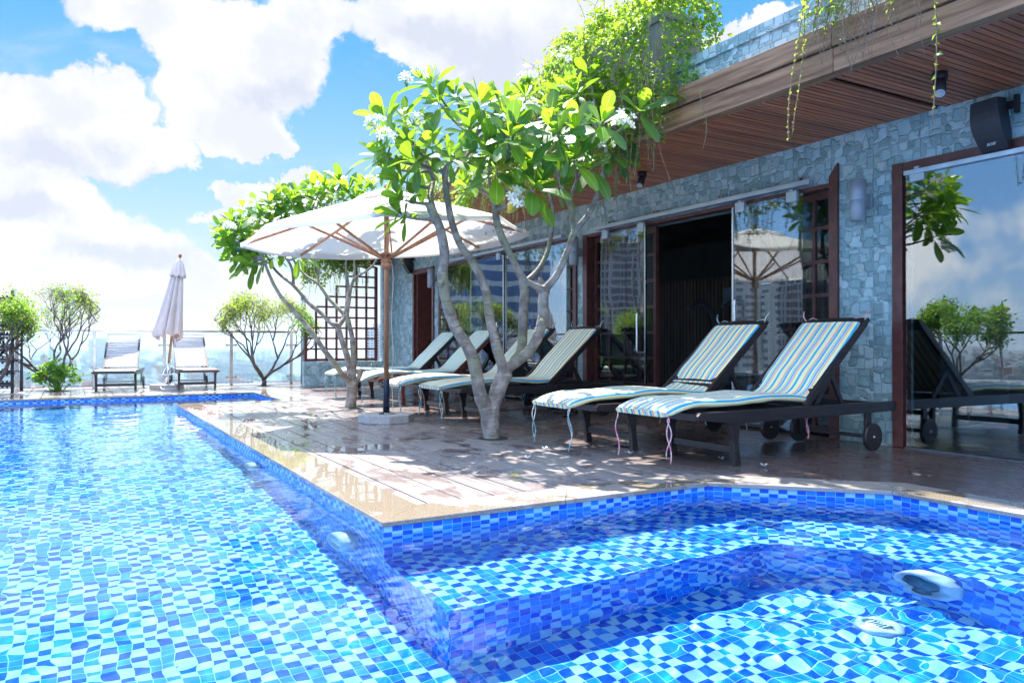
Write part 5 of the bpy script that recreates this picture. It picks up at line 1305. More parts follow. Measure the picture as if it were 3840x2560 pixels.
# small twiggy trees in the far corner
def small_leaf(b, c, d, rn, s, mi=0):
    d = Vector(d).normalized(); sd = d.cross(Vector((rn.uniform(-1, 1), rn.uniform(-1, 1), rn.uniform(0.2, 1)))).normalized(); n_ = sd.cross(d)
    c = Vector(c); w_ = s * rn.uniform(0.22, 0.32); v0 = len(b.v)
    b.v += [tuple(c), tuple(c + d * s * 0.45 + sd * w_ + n_ * s * 0.08), tuple(c + d * s - n_ * s * 0.12), tuple(c + d * s * 0.45 - sd * w_ + n_ * s * 0.08), tuple(c + d * s * 0.5)]
    b.face((v0, v0 + 1, v0 + 2, v0 + 4), ((0.5, 0), (1, .5), (0.5, 1), (0.5, .5)), mi, False); b.face((v0, v0 + 4, v0 + 2, v0 + 3), ((0.5, 0), (0.5, .5), (0.5, 1), (0, .5)), mi, False)
def twig_tree(label, base, H, spread, seed, stems, dens, greens, leafs=0.055, low=0.42, name='small_tree', lean=(0, 0)):
    rn = random.Random(seed); t = empty(name, base, label, 'small tree'); b = MB(); lv = MB()
    tips = []
    def grow(p, d, ln, r, depth):
        n = 5; pts = [p.copy()]; q = p.copy(); dd = d.copy()
        for i in range(n):
            dd = (dd + Vector((rn.uniform(-1, 1), rn.uniform(-1, 1), rn.uniform(-0.3, 0.6))) * 0.24).normalized(); q = q + dd * ln / n; pts.append(q.copy())
        r1 = r * 0.68; b.tube(pts, [r + (r1 - r) * i / n for i in range(n + 1)], 6 if r < 0.012 else 9)
        if depth >= 3: tips.extend((x, dd) for x in pts[2:])
        if depth < 6:
            for k in range(rn.choice((2, 2, 3)) if depth < 5 else 2):
                out = Vector((q.x - lean[0] * 0.3, q.y, 0)); out = out.normalized() if out.length > 0.05 else Vector((0, 0, 0))
                nd = (dd * 0.75 + Vector((rn.uniform(-1, 1), rn.uniform(-1, 1), rn.uniform(-0.1, 0.55))) * 0.75 + out * 0.28 + Vector((0, 0, 0.12))).normalized()
                e = ((q.x + nd.x * ln * 0.7 - lean[0]) / spread) ** 2 + ((q.y + nd.y * ln * 0.7) / spread) ** 2 + ((q.z + nd.z * ln * .7 - H * 0.62) / (H * 0.40)) ** 2
                if e > 1.15 and depth > 2: nd = (nd * 0.5 + (Vector((lean[0], 0, H * 0.66)) - q).normalized() * 0.6).normalized()
                grow(q, nd, ln * rn.uniform(0.70, 0.88), r1 * 0.95, depth + 1)
    b.tube([(0, 0, -0.01), (0.01, 0, 0.08), (0.0, 0.01, 0.16)], [0.052, 0.045, 0.044], 12)
    for k in range(stems):
        a = 2 * math.pi * (k + 0.3) / stems + rn.uniform(-0.2, 0.2)
        d = Vector((math.cos(a) * 1.0 + lean[0] * 0.4, math.sin(a) * 0.6, rn.uniform(0.75, 1.15))).normalized(); grow(Vector((0, 0, 0.12)), d, H * 0.27, 0.030, 0)
    b.build('trunk', MT['bark_dark'], t)
    rn.shuffle(tips)
    for (p, d) in tips:
        if p.z < H * low: 
            if rn.random() > 0.03: continue
        c = noise.noise(p * 2.6 + Vector((seed, 0, 0)))
        if rn.random() < dens * (0.75 + 0.8 * c):
            g = greens(p, rn)
            for _ in range(rn.randint(1, 4)):
                small_leaf(lv, p + Vector((rn.gauss(0, 1), rn.gauss(0, 1), rn.gauss(0, 1))) * 0.065, (rn.uniform(-1, 1), rn.uniform(-1, 1), rn.uniform(-0.6, 0.8)), rn, leafs * rn.uniform(0.6, 1.15), g)
    lv.build('crown', [MT['shrub_leaf'], MT['shrub_green']], t, uvs=True)
    return t
twig_tree('dark-stemmed small tree growing out of a leafy bush beyond the pool', (-0.22, 16.15, 0), 1.90, 1.08, 31, 5, 0.28, lambda p, rn: 1 if (noise.noise(p * 2.0) > 0.12 or rn.random() < 0.2) else 0, lean=(-0.32, 0))
twig_tree('small bushy tree at the left edge in front of the black cable rack', (-1.12, 15.55, 0), 1.62, 0.62, 8, 4, 0.7, lambda p, rn: 1 if rn.random() < 0.55 else 0, low=0.45)
twig_tree('small yellow-green tree between the bare loungers and the wooden grid screen', (3.42, 16.1, 0), 1.92, 0.76, 18, 5, 0.5, lambda p, rn: 1 if p.x > 0.32 + 0.2 * p.z * 0 and p.z < 1.45 else (1 if rn.random() < 0.12 else 0))
twig_tree('small green tree on the far pool side, seen only mirrored in the big glass pane', (-6.3, 10.3, 0), 1.9, 1.0, 44, 5, 1.2, lambda p, rn: 1 if rn.random() < 0.6 else 0, leafs=0.09)
tree_hole(3.42, 16.1, 0.13); tree_hole(-0.22, 16.15, 0.2)
def bush():
    rn = random.Random(4); t = empty('leafy_bush', (-0.22, 16.1, 0), 'low bright green bush around the foot of the dark-stemmed tree', 'bush'); b = MB(); st = MB()
    for _ in range(46):
        a = rn.uniform(0, 6.28); r = rn.uniform(0.05, 0.38); h = 0.50 * (1 - (r / 0.46) ** 2) * rn.uniform(0.5, 1.05) + 0.04; p = Vector((r * math.cos(a), r * math.sin(a) * 0.7, h))
        st.tube(smooth_path([(0.3 * p.x, 0.3 * p.y, 0), (0.7 * p.x, 0.7 * p.y, h * 0.6), p]), 0.004, 4)
        for _ in range(17):
            q = p + Vector((rn.gauss(0, 1), rn.gauss(0, 1), rn.gauss(0, 1))) * 0.05
            if q.z > 0.01: small_leaf(b, q, (p.x + rn.uniform(-.5, .5), p.y + rn.uniform(-.5, .5), rn.uniform(-0.4, 0.5)), rn, rn.uniform(0.06, 0.10), 0 if rn.random() < 0.7 else 1)
    st.build('stem', MT['plum_young'], t); b.build('foliage', [MT['shrub_green'], MT['vine_leaf']], t, uvs=True)
bush()

# ------------------------------------------------------------------ vines
def strand(st, lv, p, ln, rn, dens=22, size=0.045, sway=0.05, mi=0, drift=(0, 0)):
    pts = []; n = max(6, int(ln / 0.07)); ph = rn.uniform(0, 6)
    for i in range(n + 1):
        f = i / n; pts.append(Vector((p[0] + sway * 0.5 * math.sin(ph + f * 5) + drift[0] * f, p[1] + sway * math.sin(ph * 2 + f * 4) + drift[1] * f, p[2] - ln * f)))
    st.tube(smooth_path(pts, 2), [0.0035] * (2 * n + 1), 5)
    k = int(ln * dens)
    for i in range(k):
        f = (i + 0.3) / k; j = min(int(f * n), n - 1); q = pts[j].lerp(pts[j + 1], f * n - j)
        for s in ((1,) if rn.random() < 0.3 else (-1, 1)):
            d = Vector((s * rn.uniform(0.2, 1), s * rn.uniform(0.4, 1), rn.uniform(-0.7, 0.25)))
            small_leaf(lv, q, d, rn, size * rn.uniform(0.7, 1.2) * (1 - 0.35 * f), mi if rn.random() < 0.85 else 1 - mi)
def vine(name, label, base, fn):
    t = empty(name, base, label, 'hanging vine'); st, lv = MB(), MB(); fn(st, lv); B = Vector(base)
    for m in (st, lv): m.v = [tuple(Vector(v) - B) for v in m.v]
    st.build('stem', MT['dry_vine'], t); lv.build('foliage', [MT['vine_leaf'], MT['vine_yellow']], t, uvs=True); return t
def H(y): return 4.0 - 0.06 * (y - 5.8) ** 2 if y < 6.6 else 3.96 - 0.60 * (y - 6.6) if y < 8.0 else max(3.12 - 0.05 * (y - 8), 3.0)
def mound(st, lv):
    rn = random.Random(12)
    for _ in range(13000):                       # cascading top and face
        y = 4.96 + 3.8 * rn.random() ** 1.25
        h = H(y); f = rn.random()
        if f < 0.42: x = rn.uniform(4.30, 4.95); z = h - abs(x - 4.8) ** 2 * 0.5 + rn.gauss(0, 0.055)
        else:
            z = h - (h - 2.5) * rn.random() ** 1.1; bulge = 0.16 * math.sin(min(1, (h - z) / 0.9) * math.pi)
            x = 4.36 - bulge - abs(rn.gauss(0, 0.05)) + 0.05 * noise.noise(Vector((y * 5, z * 5, 0)))
            if noise.noise(Vector((y * 2.6, z * 2.2, 5))) < -0.16 - 0.1 * (z - 3): continue
        small_leaf(lv, (x, y + rn.gauss(0, 0.03), z), (rn.uniform(-1, 0.2), rn.uniform(-1, 1), rn.uniform(-1, 0.3)), rn, rn.uniform(0.038, 0.075), 0 if rn.random() < 0.93 else 1)
    for _ in range(1500):                       # the side that faces the camera
        x = rn.uniform(4.3, 4.92); z = 3.95 - 1.1 * rn.random(); y = 4.95 + rn.gauss(0, 0.05) - 0.06 * math.sin((x - 4.3) * 4)
        if z < 3.25 and x > 4.55 + 0.2 * rn.random(): continue
        small_leaf(lv, (x, y, z), (rn.uniform(-1, 1), rn.uniform(-1, 0.2), rn.uniform(-1, 0.2)), rn, rn.uniform(0.038, 0.07), 0)
    for _ in range(95):
        y = rn.uniform(4.82, 8.4); z = rn.uniform(2.9, 3.7); x = 4.33 - abs(rn.gauss(0, .05)) - 0.08
        strand(st, lv, (x, y, z), z - rn.uniform(2.08, 2.65), rn, 26, 0.05, 0.04)
    for _ in range(26):                         # stray shoots standing off the top
        y = rn.uniform(4.9, 7.6); p = Vector((rn.uniform(4.3, 4.9), y, H(y) - 0.02)); q = p + Vector((rn.uniform(-.25, .1), rn.uniform(-.15, .3), rn.uniform(.08, .3)))
        st.tube(smooth_path([p, p.lerp(q, .5) + Vector((0, 0, .04)), q]), 0.0025, 4)
        for k in range(7): small_leaf(lv, p.lerp(q, (k + 1) / 7) + Vector((0, 0, .02)), (rn.uniform(-1, 1), rn.uniform(-1, 1), rn.uniform(-.2, .8)), rn, 0.045, 0)
    for _ in range(110):
        y = rn.uniform(4.8, 7.5); z = rn.uniform(2.6, 3.9); x = 4.36 - rn.uniform(0, .12)
        q = [Vector((x, y, z)), Vector((x - .02, y + rn.uniform(-.1, .1), z - .25)), Vector((x + rn.uniform(-.05, .05), y + rn.uniform(-.2, .2), z - rn.uniform(.4, .75)))]
        st.tube(smooth_path(q), 0.0022, 4)
vine('vine_mound', 'great green mound of vines spilling off the roof over the eave end', (4.8, 6.0, 3.0), mound)
def planter():
    b = MB(); b.box((4.50, 5.10, 2.87), (4.92, 7.0, 3.70)); b.box((4.48, 5.08, 3.70), (4.94, 7.02, 3.76))
    b.v = [(v[0] - 4.8, v[1] - 6.0, v[2] - 3.0) for v in b.v]
    t = empty('roof_planter', (4.8, 6.0, 3.0), 'grey weathered roof planter buried under the mound of vines', 'planter'); b.build('box', MT['planter_grey'], t)
MT['planter_grey'] = wood('planter_grey', (0.26, 0.25, 0.24), (0.16, 0.15, 0.15), 0.8, (30, 30, 3), 0, 0.3, 0.1)
planter()
def far_vines(st, lv):
    rn = random.Random(21)
    for _ in range(2300):
        y = rn.uniform(8.5, 13.5); z = 3.12 + rn.gauss(0, 0.05) - 0.75 * rn.random() ** 1.8; x = 4.38 - abs(rn.gauss(0, 0.07))
        if noise.noise(Vector((y * 1.4, z * 1.2, 9))) < -0.05: continue
        small_leaf(lv, (x, y, z), (rn.uniform(-1, 0.2), rn.uniform(-1, 1), rn.uniform(-1, 0.2)), rn, rn.uniform(0.04, 0.08), 1 if rn.random() < 0.6 else 0)
    for _ in range(60):
        y = rn.uniform(8.4, 13.0); strand(st, lv, (4.36 - rn.uniform(0, .1), y, 3.0), rn.uniform(.4, .95), rn, 22, 0.055, 0.04, 1)
    for _ in range(160):
        y = rn.uniform(7.6, 10.5); z = 2.95; x = 4.40 - rn.uniform(0, .1)
        st.tube(smooth_path([Vector((x, y, z)), Vector((x - .02, y + rn.uniform(-.1, .1), z - .3)), Vector((x, y + rn.uniform(-.15, .15), z - rn.uniform(.5, .8)))]), 0.003, 4)
vine('hanging_vine', 'yellowing dry vines along the eave behind the near frangipani', (4.4, 10, 3), far_vines)
def corner_vines(st, lv):
    rn = random.Random(33)
    for _ in range(2600):
        x = 4.0 + 1.35 * rn.random() ** 1.3; y = 15.3 + rn.gauss(0, 0.09); top = 2.75; low = 1.92 + 0.42 * (x - 4.0) + 0.22 * noise.noise(Vector((x * 4, 0, 3)))
        z = low + (top - low) * rn.random() ** 0.7
        small_leaf(lv, (x, y, z), (rn.uniform(-1, 1), rn.uniform(-1, 0.3), rn.uniform(-1, 0.3)), rn, rn.uniform(0.05, 0.09), 0 if rn.random() < 0.7 else 1)
    for _ in range(26): strand(st, lv, (4.0 + 1.4 * rn.random(), 15.28, 2.5), rn.uniform(.3, .8), rn, 22, 0.06, 0.05)
vine('hanging_vine', 'light green vine hanging over the top of the wooden grid screen', (4.6, 15.3, 2.6), corner_vines)
def near_vines(st, lv):
    rn = random.Random(41)
    def mass(y0, y1, n, zlo, zhi):
        for _ in range(n):
            y = rn.uniform(y0, y1); z = rn.uniform(zlo, zhi); x = 4.42 - abs(rn.gauss(0, 0.06)) + (0.2 if z > 3.3 else 0) * rn.random()
            small_leaf(lv, (x, y, z), (rn.uniform(-1, 0.3), rn.uniform(-1, 1), rn.uniform(-1, 0.3)), rn, rn.uniform(0.03, 0.055), 0 if rn.random() < .8 else 1)
    mass(3.20, 3.55, 190, 2.98, 3.45); mass(2.62, 2.95, 190, 2.95, 3.3); mass(2.05, 2.55, 160, 2.92, 3.25); mass(2.0, 3.6, 170, 3.25, 3.48)
    for y, l, dn in ((3.62, 0, 0),): pass
    strand(st, lv, (4.42, 3.60, 3.36), 1.08, rn, 24, 0.05, 0.05, 0, (0, 0.09)); strand(st, lv, (4.40, 3.58, 3.30), 0.98, rn, 20, 0.045, 0.03, 0, (0, 0.05))
    strand(st, lv, (4.41, 2.66, 3.18), 1.03, rn, 17, 0.055, 0.03); strand(st, lv, (4.40, 3.30, 3.34), 0.55, rn, 24, 0.05, 0.03)
    strand(st, lv, (4.40, 4.55, 2.9), 0.48, rn, 14, 0.04, 0.03)
    for _ in range(14): strand(st, lv, (4.40, rn.uniform(2.1, 3.5), 3.3), rn.uniform(.2, .5), rn, 24, 0.045, 0.04)
    for _ in range(80):
        y = rn.uniform(2.6, 3.5); z = rn.uniform(3.0, 3.4); x = 4.42 - rn.uniform(0, .07)
        st.tube(smooth_path([Vector((x, y, z)), Vector((x - .04, y + rn.uniform(-.12, .12), z - .12)), Vector((x - .01, y + rn.uniform(-.2, .2), z - rn.uniform(.2, .5)))]), 0.002, 4)
vine('hanging_vine', 'sparse vine trailing two long strands over the wooden fascia above the big glass pane', (4.4, 2.9, 3.2), near_vines)

# ------------------------------------------------------------------ fallen flowers, leaves, pool fittings
def ground_pt(px, py, z=0.0):
    d = F_PX * (CAM_H - z) / (py - HOR); p = at(px, py, d); return p
def fallen_flower(px, py, label, seed):
    p = ground_pt(px, py); t = empty('fallen_flower', (p.x, p.y, 0.0), label, 'fallen flower', group='white flowers fallen on the deck'); rn = random.Random(seed); b = MB()
    for j in range(5):
        a = 2 * math.pi * j / 5 + seed; d = Vector((math.cos(a), math.sin(a), 0.55)).normalized(); sd = Vector((-math.sin(a), math.cos(a), 0)); r = 0.035; c = Vector((0, 0, 0.004))
        b.poly([c, c + d * r * .5 + sd * r * .28, c + d * r + sd * r * .26, c + d * r * 1.15, c + d * r * .9 - sd * r * .26, c + d * r * .4 - sd * r * .2])
    b.tube([(0, 0, 0.004), (0.02, 0.01, 0.004), (0.035, 0.012, 0.003)], 0.003, 5)
    b.build('petals', MT['petal'], t)
for i, (px, py, lb) in enumerate(((1975, 1719, 'white fallen flower on the sunlit boards left of the loungers'), (2359, 1702, 'pale fallen flower between the two near loungers'), (2046, 1685, 'faded fallen flower under the cushion ribbons of the second lounger'),
    (2706, 1722, 'tiny white petal in the shade under the nearest lounger'), (2866, 1750, 'white fallen flower by the front leg of the nearest lounger'), (1660, 1548 + 60, 'small white flower in the shade beside the granite block'))): fallen_flower(px, py, lb, i)
def flat_leaf(px, py, label, m, s, rz, group=None):
    p = ground_pt(px, py); b = MB(); leaf(b, (0, 0, 0.012), (math.cos(rz), math.sin(rz), 0.0), (0, 0, 1), s, s * 0.2, 0, droop=0.05, fold=0.3)
    o = b.build('fallen_leaf', MT[m], uvs=True); o.location = (p.x, p.y, 0.0); tag(o, label, 'fallen leaf', group)
flat_leaf(1902, 1793, 'orange-yellow fallen leaf on the sunlit boards near the spa corner', 'old_leaf', 0.13, 0.3)
flat_leaf(1160, 1560, 'green fallen leaf lying in a puddle in the shade of the parasol', 'plum_leaf', 0.16, 1.0)
rn_ = random.Random(9)
for i in range(16):
    px, py = rn_.uniform(1150, 3300), rn_.uniform(1600, 1790)
    if py > 1700 and px > 2500: py = 1700
    flat_leaf(px, py, 'small curled brown scrap of leaf on the damp boards', 'old_leaf', rn_.uniform(0.02, 0.045), rn_.uniform(0, 6), 'scraps of leaf on the deck')
def pink_garland():
    p = ground_pt(800, 1545); t = empty('pink_flowers', (p.x, p.y, 0), 'little heap of pink and white flowers by the pool corner', 'flowers'); rn = random.Random(3); b = MB()
    for k in range(26):
        c = Vector((rn.gauss(0, 0.13), rn.gauss(0, 0.07), abs(rn.gauss(0.02, 0.02)) + 0.006)); mi = 0 if rn.random() < 0.6 else 1
        for j in range(5):
            a = 2 * math.pi * j / 5 + k; d = Vector((math.cos(a), math.sin(a), rn.uniform(0.2, 1.0))).normalized(); sd = d.cross(Vector((0, 0, 1))).normalized(); r = 0.036
            b.poly([c, c + d * r * .5 + sd * r * .3, c + d * r + sd * r * .22, c + d * r * 1.1, c + d * r * .9 - sd * r * .26, c + d * r * .4 - sd * r * .2], None, mi)
    b.build('petals', [MT['petal_pink'], MT['petal']], t)
pink_garland()
def pool_light(loc, axis, r, depth, label, lens='lens_blue', group=None, name='pool_light', cat='pool light'):
    t = empty(name, loc, label, cat, group=group)
    q = Vector(axis).to_track_quat('Z', 'Y').to_matrix()
    def put(b): b.v = [tuple(q @ Vector(v)) for v in b.v]
    b = MB(); b.lathe([(r * 0.95, -0.01), (r, depth * 0.3), (r * 0.97, depth * 0.8), (r * 0.85, depth), (r * 0.68, depth * 0.98), (r * 0.66, depth * 0.7)], (0, 0, 0), 36); put(b); o = b.build('ring', MT['fitting'], t); o.cycles.is_caustics_receiver = True
    b = MB()
    if cat == 'drain': [b.box((-r * 0.45, -r * 0.5 + k * r * 0.2 - 0.004, depth * 0.9), (r * 0.45, -r * 0.5 + k * r * 0.2 + 0.004, depth * 1.02), 1) for k in range(6)]
    b.lathe([(r * 0.67, depth * 0.6), (r * 0.60, depth * 0.78), (r * 0.35, depth * 0.9), (0.001, depth * 0.95)], (0, 0, 0), 36); put(b); o = b.build('lens', [MT[lens], MT['lens_blue']], t); o.cycles.is_caustics_receiver = True
MT['fitting'] = simple('fitting', (0.50, 0.62, 0.66), (0.38, 0.50, 0.56), 0.4, 0, 14, 0.05)
MT['lens_blue'] = simple('lens_blue', (0.06, 0.16, 0.2), (0.03, 0.08, 0.12), 0.2, 0.2, 8, 0.02)
MT['lens_pale'] = simple('lens_pale', (0.6, 0.72, 0.75), (0.5, 0.62, 0.66), 0.3, 0, 8, 0.02)
pool_light((PX, 3.99, -0.56), (-1, 0, 0), 0.125, 0.085, 'white domed lamp on the pool wall just left of the deck corner', 'lens_pale')
pool_light((PX, 6.35, -0.42), (-1, 0, 0), 0.125, 0.085, 'white domed lamp on the pool wall halfway along', 'lens_pale')
pool_light((PX, 9.2, -0.42), (-1, 0, 0), 0.125, 0.085, 'white domed lamp on the pool wall near the far corner', 'lens_pale')
pool_light((3.43, 2.08, -0.70), (-1, 0, 0), 0.145, 0.06, 'big round underwater spa lamp with a dark lens in a white ring', 'lens_blue')
pool_light((3.04, 2.08, -0.985), (0, 0, 1), 0.10, 0.04, 'round white drain cover on the spa floor', 'lens_pale', None, 'drain_cover', 'drain')
for i, (loc, ax, lb) in enumerate((((2.10, CY, -0.30), (0, -1, 0), 'leftmost spa jet under the near coping'), ((2.50, CY, -0.36), (0, -1, 0), 'second spa jet from the deck corner'), ((2.80, CY, -0.27), (0, -1, 0), 'third spa jet from the deck corner'),
        ((3.72, 3.16, -0.27), (-1, -1, 0), 'spa jet on the slanting wall'), ((4.14, 1.95, -0.3), (-1, 0, 0), 'spa jet on the right-hand wall'), ((PX, 4.75, -0.28), (-1, 0, 0), 'small upper water inlet on the pool wall beyond the domed lamp'), ((PX, 4.75, -0.46), (-1, 0, 0), 'small lower water inlet on the pool wall beyond the domed lamp'))):
    t_ = empty('water_jet', loc, lb, 'water jet', group='water inlets in the tiled walls'); q_ = Vector(ax).to_track_quat('Z', 'Y').to_matrix(); b = MB(); rr = 0.034 if i < 5 else 0.05
    b.lathe([(rr, -0.01), (rr, 0.012), (rr * 0.8, 0.022), (rr * 0.45, 0.02), (rr * 0.4, 0.004)], (0, 0, 0), 24); b.v = [tuple(q_ @ Vector(v)) for v in b.v]; o_ = b.build('flange', MT['white_pl'], t_); o_.cycles.is_caustics_receiver = True

# ------------------------------------------------------------------ things behind the doors
def cross_trainer():
    t = empty('exercise_machine', (7.4, 7.05, 0), 'dark exercise machine with curved arms inside the open doorway', 'exercise machine')
    b = MB(); b.box((-0.5, -0.3, 0), (0.5, 0.3, 0.08)); b.box((-0.1, -0.25, 0.08), (0.35, 0.25, 0.75)); b.lathe([(0.28, -0.06), (0.32, 0), (0.28, 0.06)], (0.1, 0, 0.62), 28, axis='y'); b.build('body', MT['gym'], t, 0.02)
    for s in (-1, 1):
        b = MB(); b.tube(smooth_path([(0.2, s * 0.3, 0.3), (0.0, s * 0.32, 0.9), (-0.15, s * 0.3, 1.25), (-0.35, s * 0.28, 1.38), (-0.55, s * 0.30, 1.30)], 6), 0.022, 10); b.build('arm', MT['gym'], t)
        b = MB(); b.beam((0.2, s * 0.22, 0.25), (-0.55, s * 0.22, 0.35), 0.05, 0.04); b.box((-0.75, s * 0.22 - 0.07, 0.34), (-0.4, s * 0.22 + 0.07, 0.38)); b.build('pedal', MT['gym'], t)
    b = MB(); b.tube([(0.15, 0, 0.7), (0.0, 0, 1.45)], 0.04, 12); b.box((-0.06, -0.18, 1.35), (0.0, 0.18, 1.58)); b.build('console', MT['gym'], t, 0.01)
    b = MB(); b.lathe([(0.04, -0.015), (0.045, 0.015)], (-0.5, -0.36, 0.5), 16, axis='y'); b.lathe([(0.04, -0.015), (0.045, 0.015)], (-0.3, 0.36, 0.5), 16, axis='y'); b.build('knob', MT['yellow'], t)
MT['gym'] = simple('gym', (0.06, 0.075, 0.10), (0.04, 0.05, 0.07), 0.35)
cross_trainer()
def pot():
    t = empty('round_pot', (6.55, 5.75, 0), 'terracotta pot just inside the open doorway', 'pot'); b = MB(); b.lathe([(0.16, 0), (0.22, 0.1), (0.26, 0.28), (0.28, 0.33), (0.26, 0.34), (0.24, 0.30), (0.2, 0.1)], (0, 0, 0), 28); b.build('pot_body', MT['terracotta'], t)
pot()
def cabinet():
    t = empty('dark_cabinet', (6.5, 3.45, 0), 'tall dark cabinet behind the big glass pane', 'cabinet'); b = MB(); b.box((-0.2, -0.25, 0), (0.25, 0.3, 1.12)); b.build('body', MT['black'], t, 0.006); b = MB(); b.lathe([(0.02, 0), (0.02, 0.02)], (-0.221, 0.1, 0.9), 12, axis='x'); b.build('lock', MT['steel'], t)
    t = empty('wooden_table', (6.8, 2.0, 0), 'orange-brown wooden table behind the big glass pane', 'table'); b = MB(); b.box((-0.4, -0.75, 0.50), (0.4, 0.75, 0.54)); b.build('tabletop', MT['panel_wood'], t, 0.004)
    for x in (-0.33, 0.33):
        for y in (-0.66, 0.66): b = MB(); b.box((x - 0.035, y - 0.035, 0), (x + 0.035, y + 0.035, 0.50)); b.build('leg', MT['panel_wood'], t)
cabinet()

# ------------------------------------------------------------------ city beyond, ground, air
def facade(name, c1, c2, win, fw=3.4, fh=3.3, ww=0.55, wh=0.5):
    m, nt, b = mat(name); geo = N(nt, 'ShaderNodeNewGeometry'); sp = N(nt, 'ShaderNodeSeparateXYZ'); L(nt, geo.outputs['Position'], sp.inputs[0])
    sn = N(nt, 'ShaderNodeSeparateXYZ'); L(nt, geo.outputs['Normal'], sn.inputs[0])
    ax = M_(nt, 'GREATER_THAN', M_(nt, 'ABSOLUTE', sn.outputs[0]), 0.5)
    u = N(nt, 'ShaderNodeMix', data_type='FLOAT'); L(nt, ax, u.inputs[0]); L(nt, sp.outputs[0], u.inputs[2]); L(nt, sp.outputs[1], u.inputs[3])
    fu = M_(nt, 'FRACT', M_(nt, 'DIVIDE', u.outputs[0], fw)); fv = M_(nt, 'FRACT', M_(nt, 'DIVIDE', sp.outputs[2], fh))
    wu = M_(nt, 'LESS_THAN', M_(nt, 'ABSOLUTE', M_(nt, 'SUBTRACT', fu, 0.5)), ww / 2); wv = M_(nt, 'LESS_THAN', M_(nt, 'ABSOLUTE', M_(nt, 'SUBTRACT', fv, 0.5)), wh / 2)
    isw = M_(nt, 'MULTIPLY', M_(nt, 'MULTIPLY', wu, wv), M_(nt, 'LESS_THAN', M_(nt, 'ABSOLUTE', sn.outputs[2]), 0.5))
    base = MIX(nt, geo.outputs['Random Per Island'], c1, c2)
    L(nt, MIX(nt, isw, base, win), b.inputs['Base Color']); L(nt, MAPR(nt, isw, 0, 1, 0.8, 0.25), b.inputs['Roughness']); return m
MT['house'] = facade('house', (0.34, 0.37, 0.40), (0.13, 0.18, 0.22), (0.05, 0.09, 0.13), 4.0, 3.4)
MT['tower_w'] = facade('tower_w', (0.50, 0.50, 0.48), (0.42, 0.43, 0.43), (0.10, 0.12, 0.16), 3.6, 3.2, 0.5, 0.45)
MT['tower_d'] = facade('tower_d', (0.34, 0.33, 0.36), (0.26, 0.26, 0.30), (0.03, 0.04, 0.07), 2.6, 3.2, 0.72, 0.66)
MT['office'] = facade('office', (0.50, 0.55, 0.60), (0.45, 0.5, 0.56), (0.02, 0.10, 0.28), 30.0, 6.0, 0.98, 0.62)
MT['roof_red'] = simple('roof_red', (0.32, 0.12, 0.08), (0.22, 0.09, 0.07), 0.8, 0, 0.3, 0)
MT['city_tree'] = simple('city_tree', (0.04, 0.10, 0.05), (0.02, 0.06, 0.04), 0.9, 0, 0.1, 0)
GZ = -60.0
def ground():
    b = MB(); n = 48; b.poly([(16000 * math.cos(2 * math.pi * k / n), 16000 * math.sin(2 * math.pi * k / n), GZ) for k in range(n)])
    m, nt, bs = mat('city_ground'); geo = N(nt, 'ShaderNodeNewGeometry'); n1 = N(nt, 'ShaderNodeTexNoise', inp={'Scale': 0.006, 'Detail': 8, 'Roughness': 0.7}); L(nt, geo.outputs['Position'], n1.inputs['Vector'])
    L(nt, RAMP(nt, n1.outputs[0], [(0.35, (0.02, 0.06, 0.04)), (0.5, (0.06, 0.10, 0.10)), (0.65, (0.14, 0.16, 0.17))]), bs.inputs['Base Color']); bs.inputs['Roughness'].default_value = 0.9
    o = b.build('ground', m); tag(o, kind='structure')
ground()
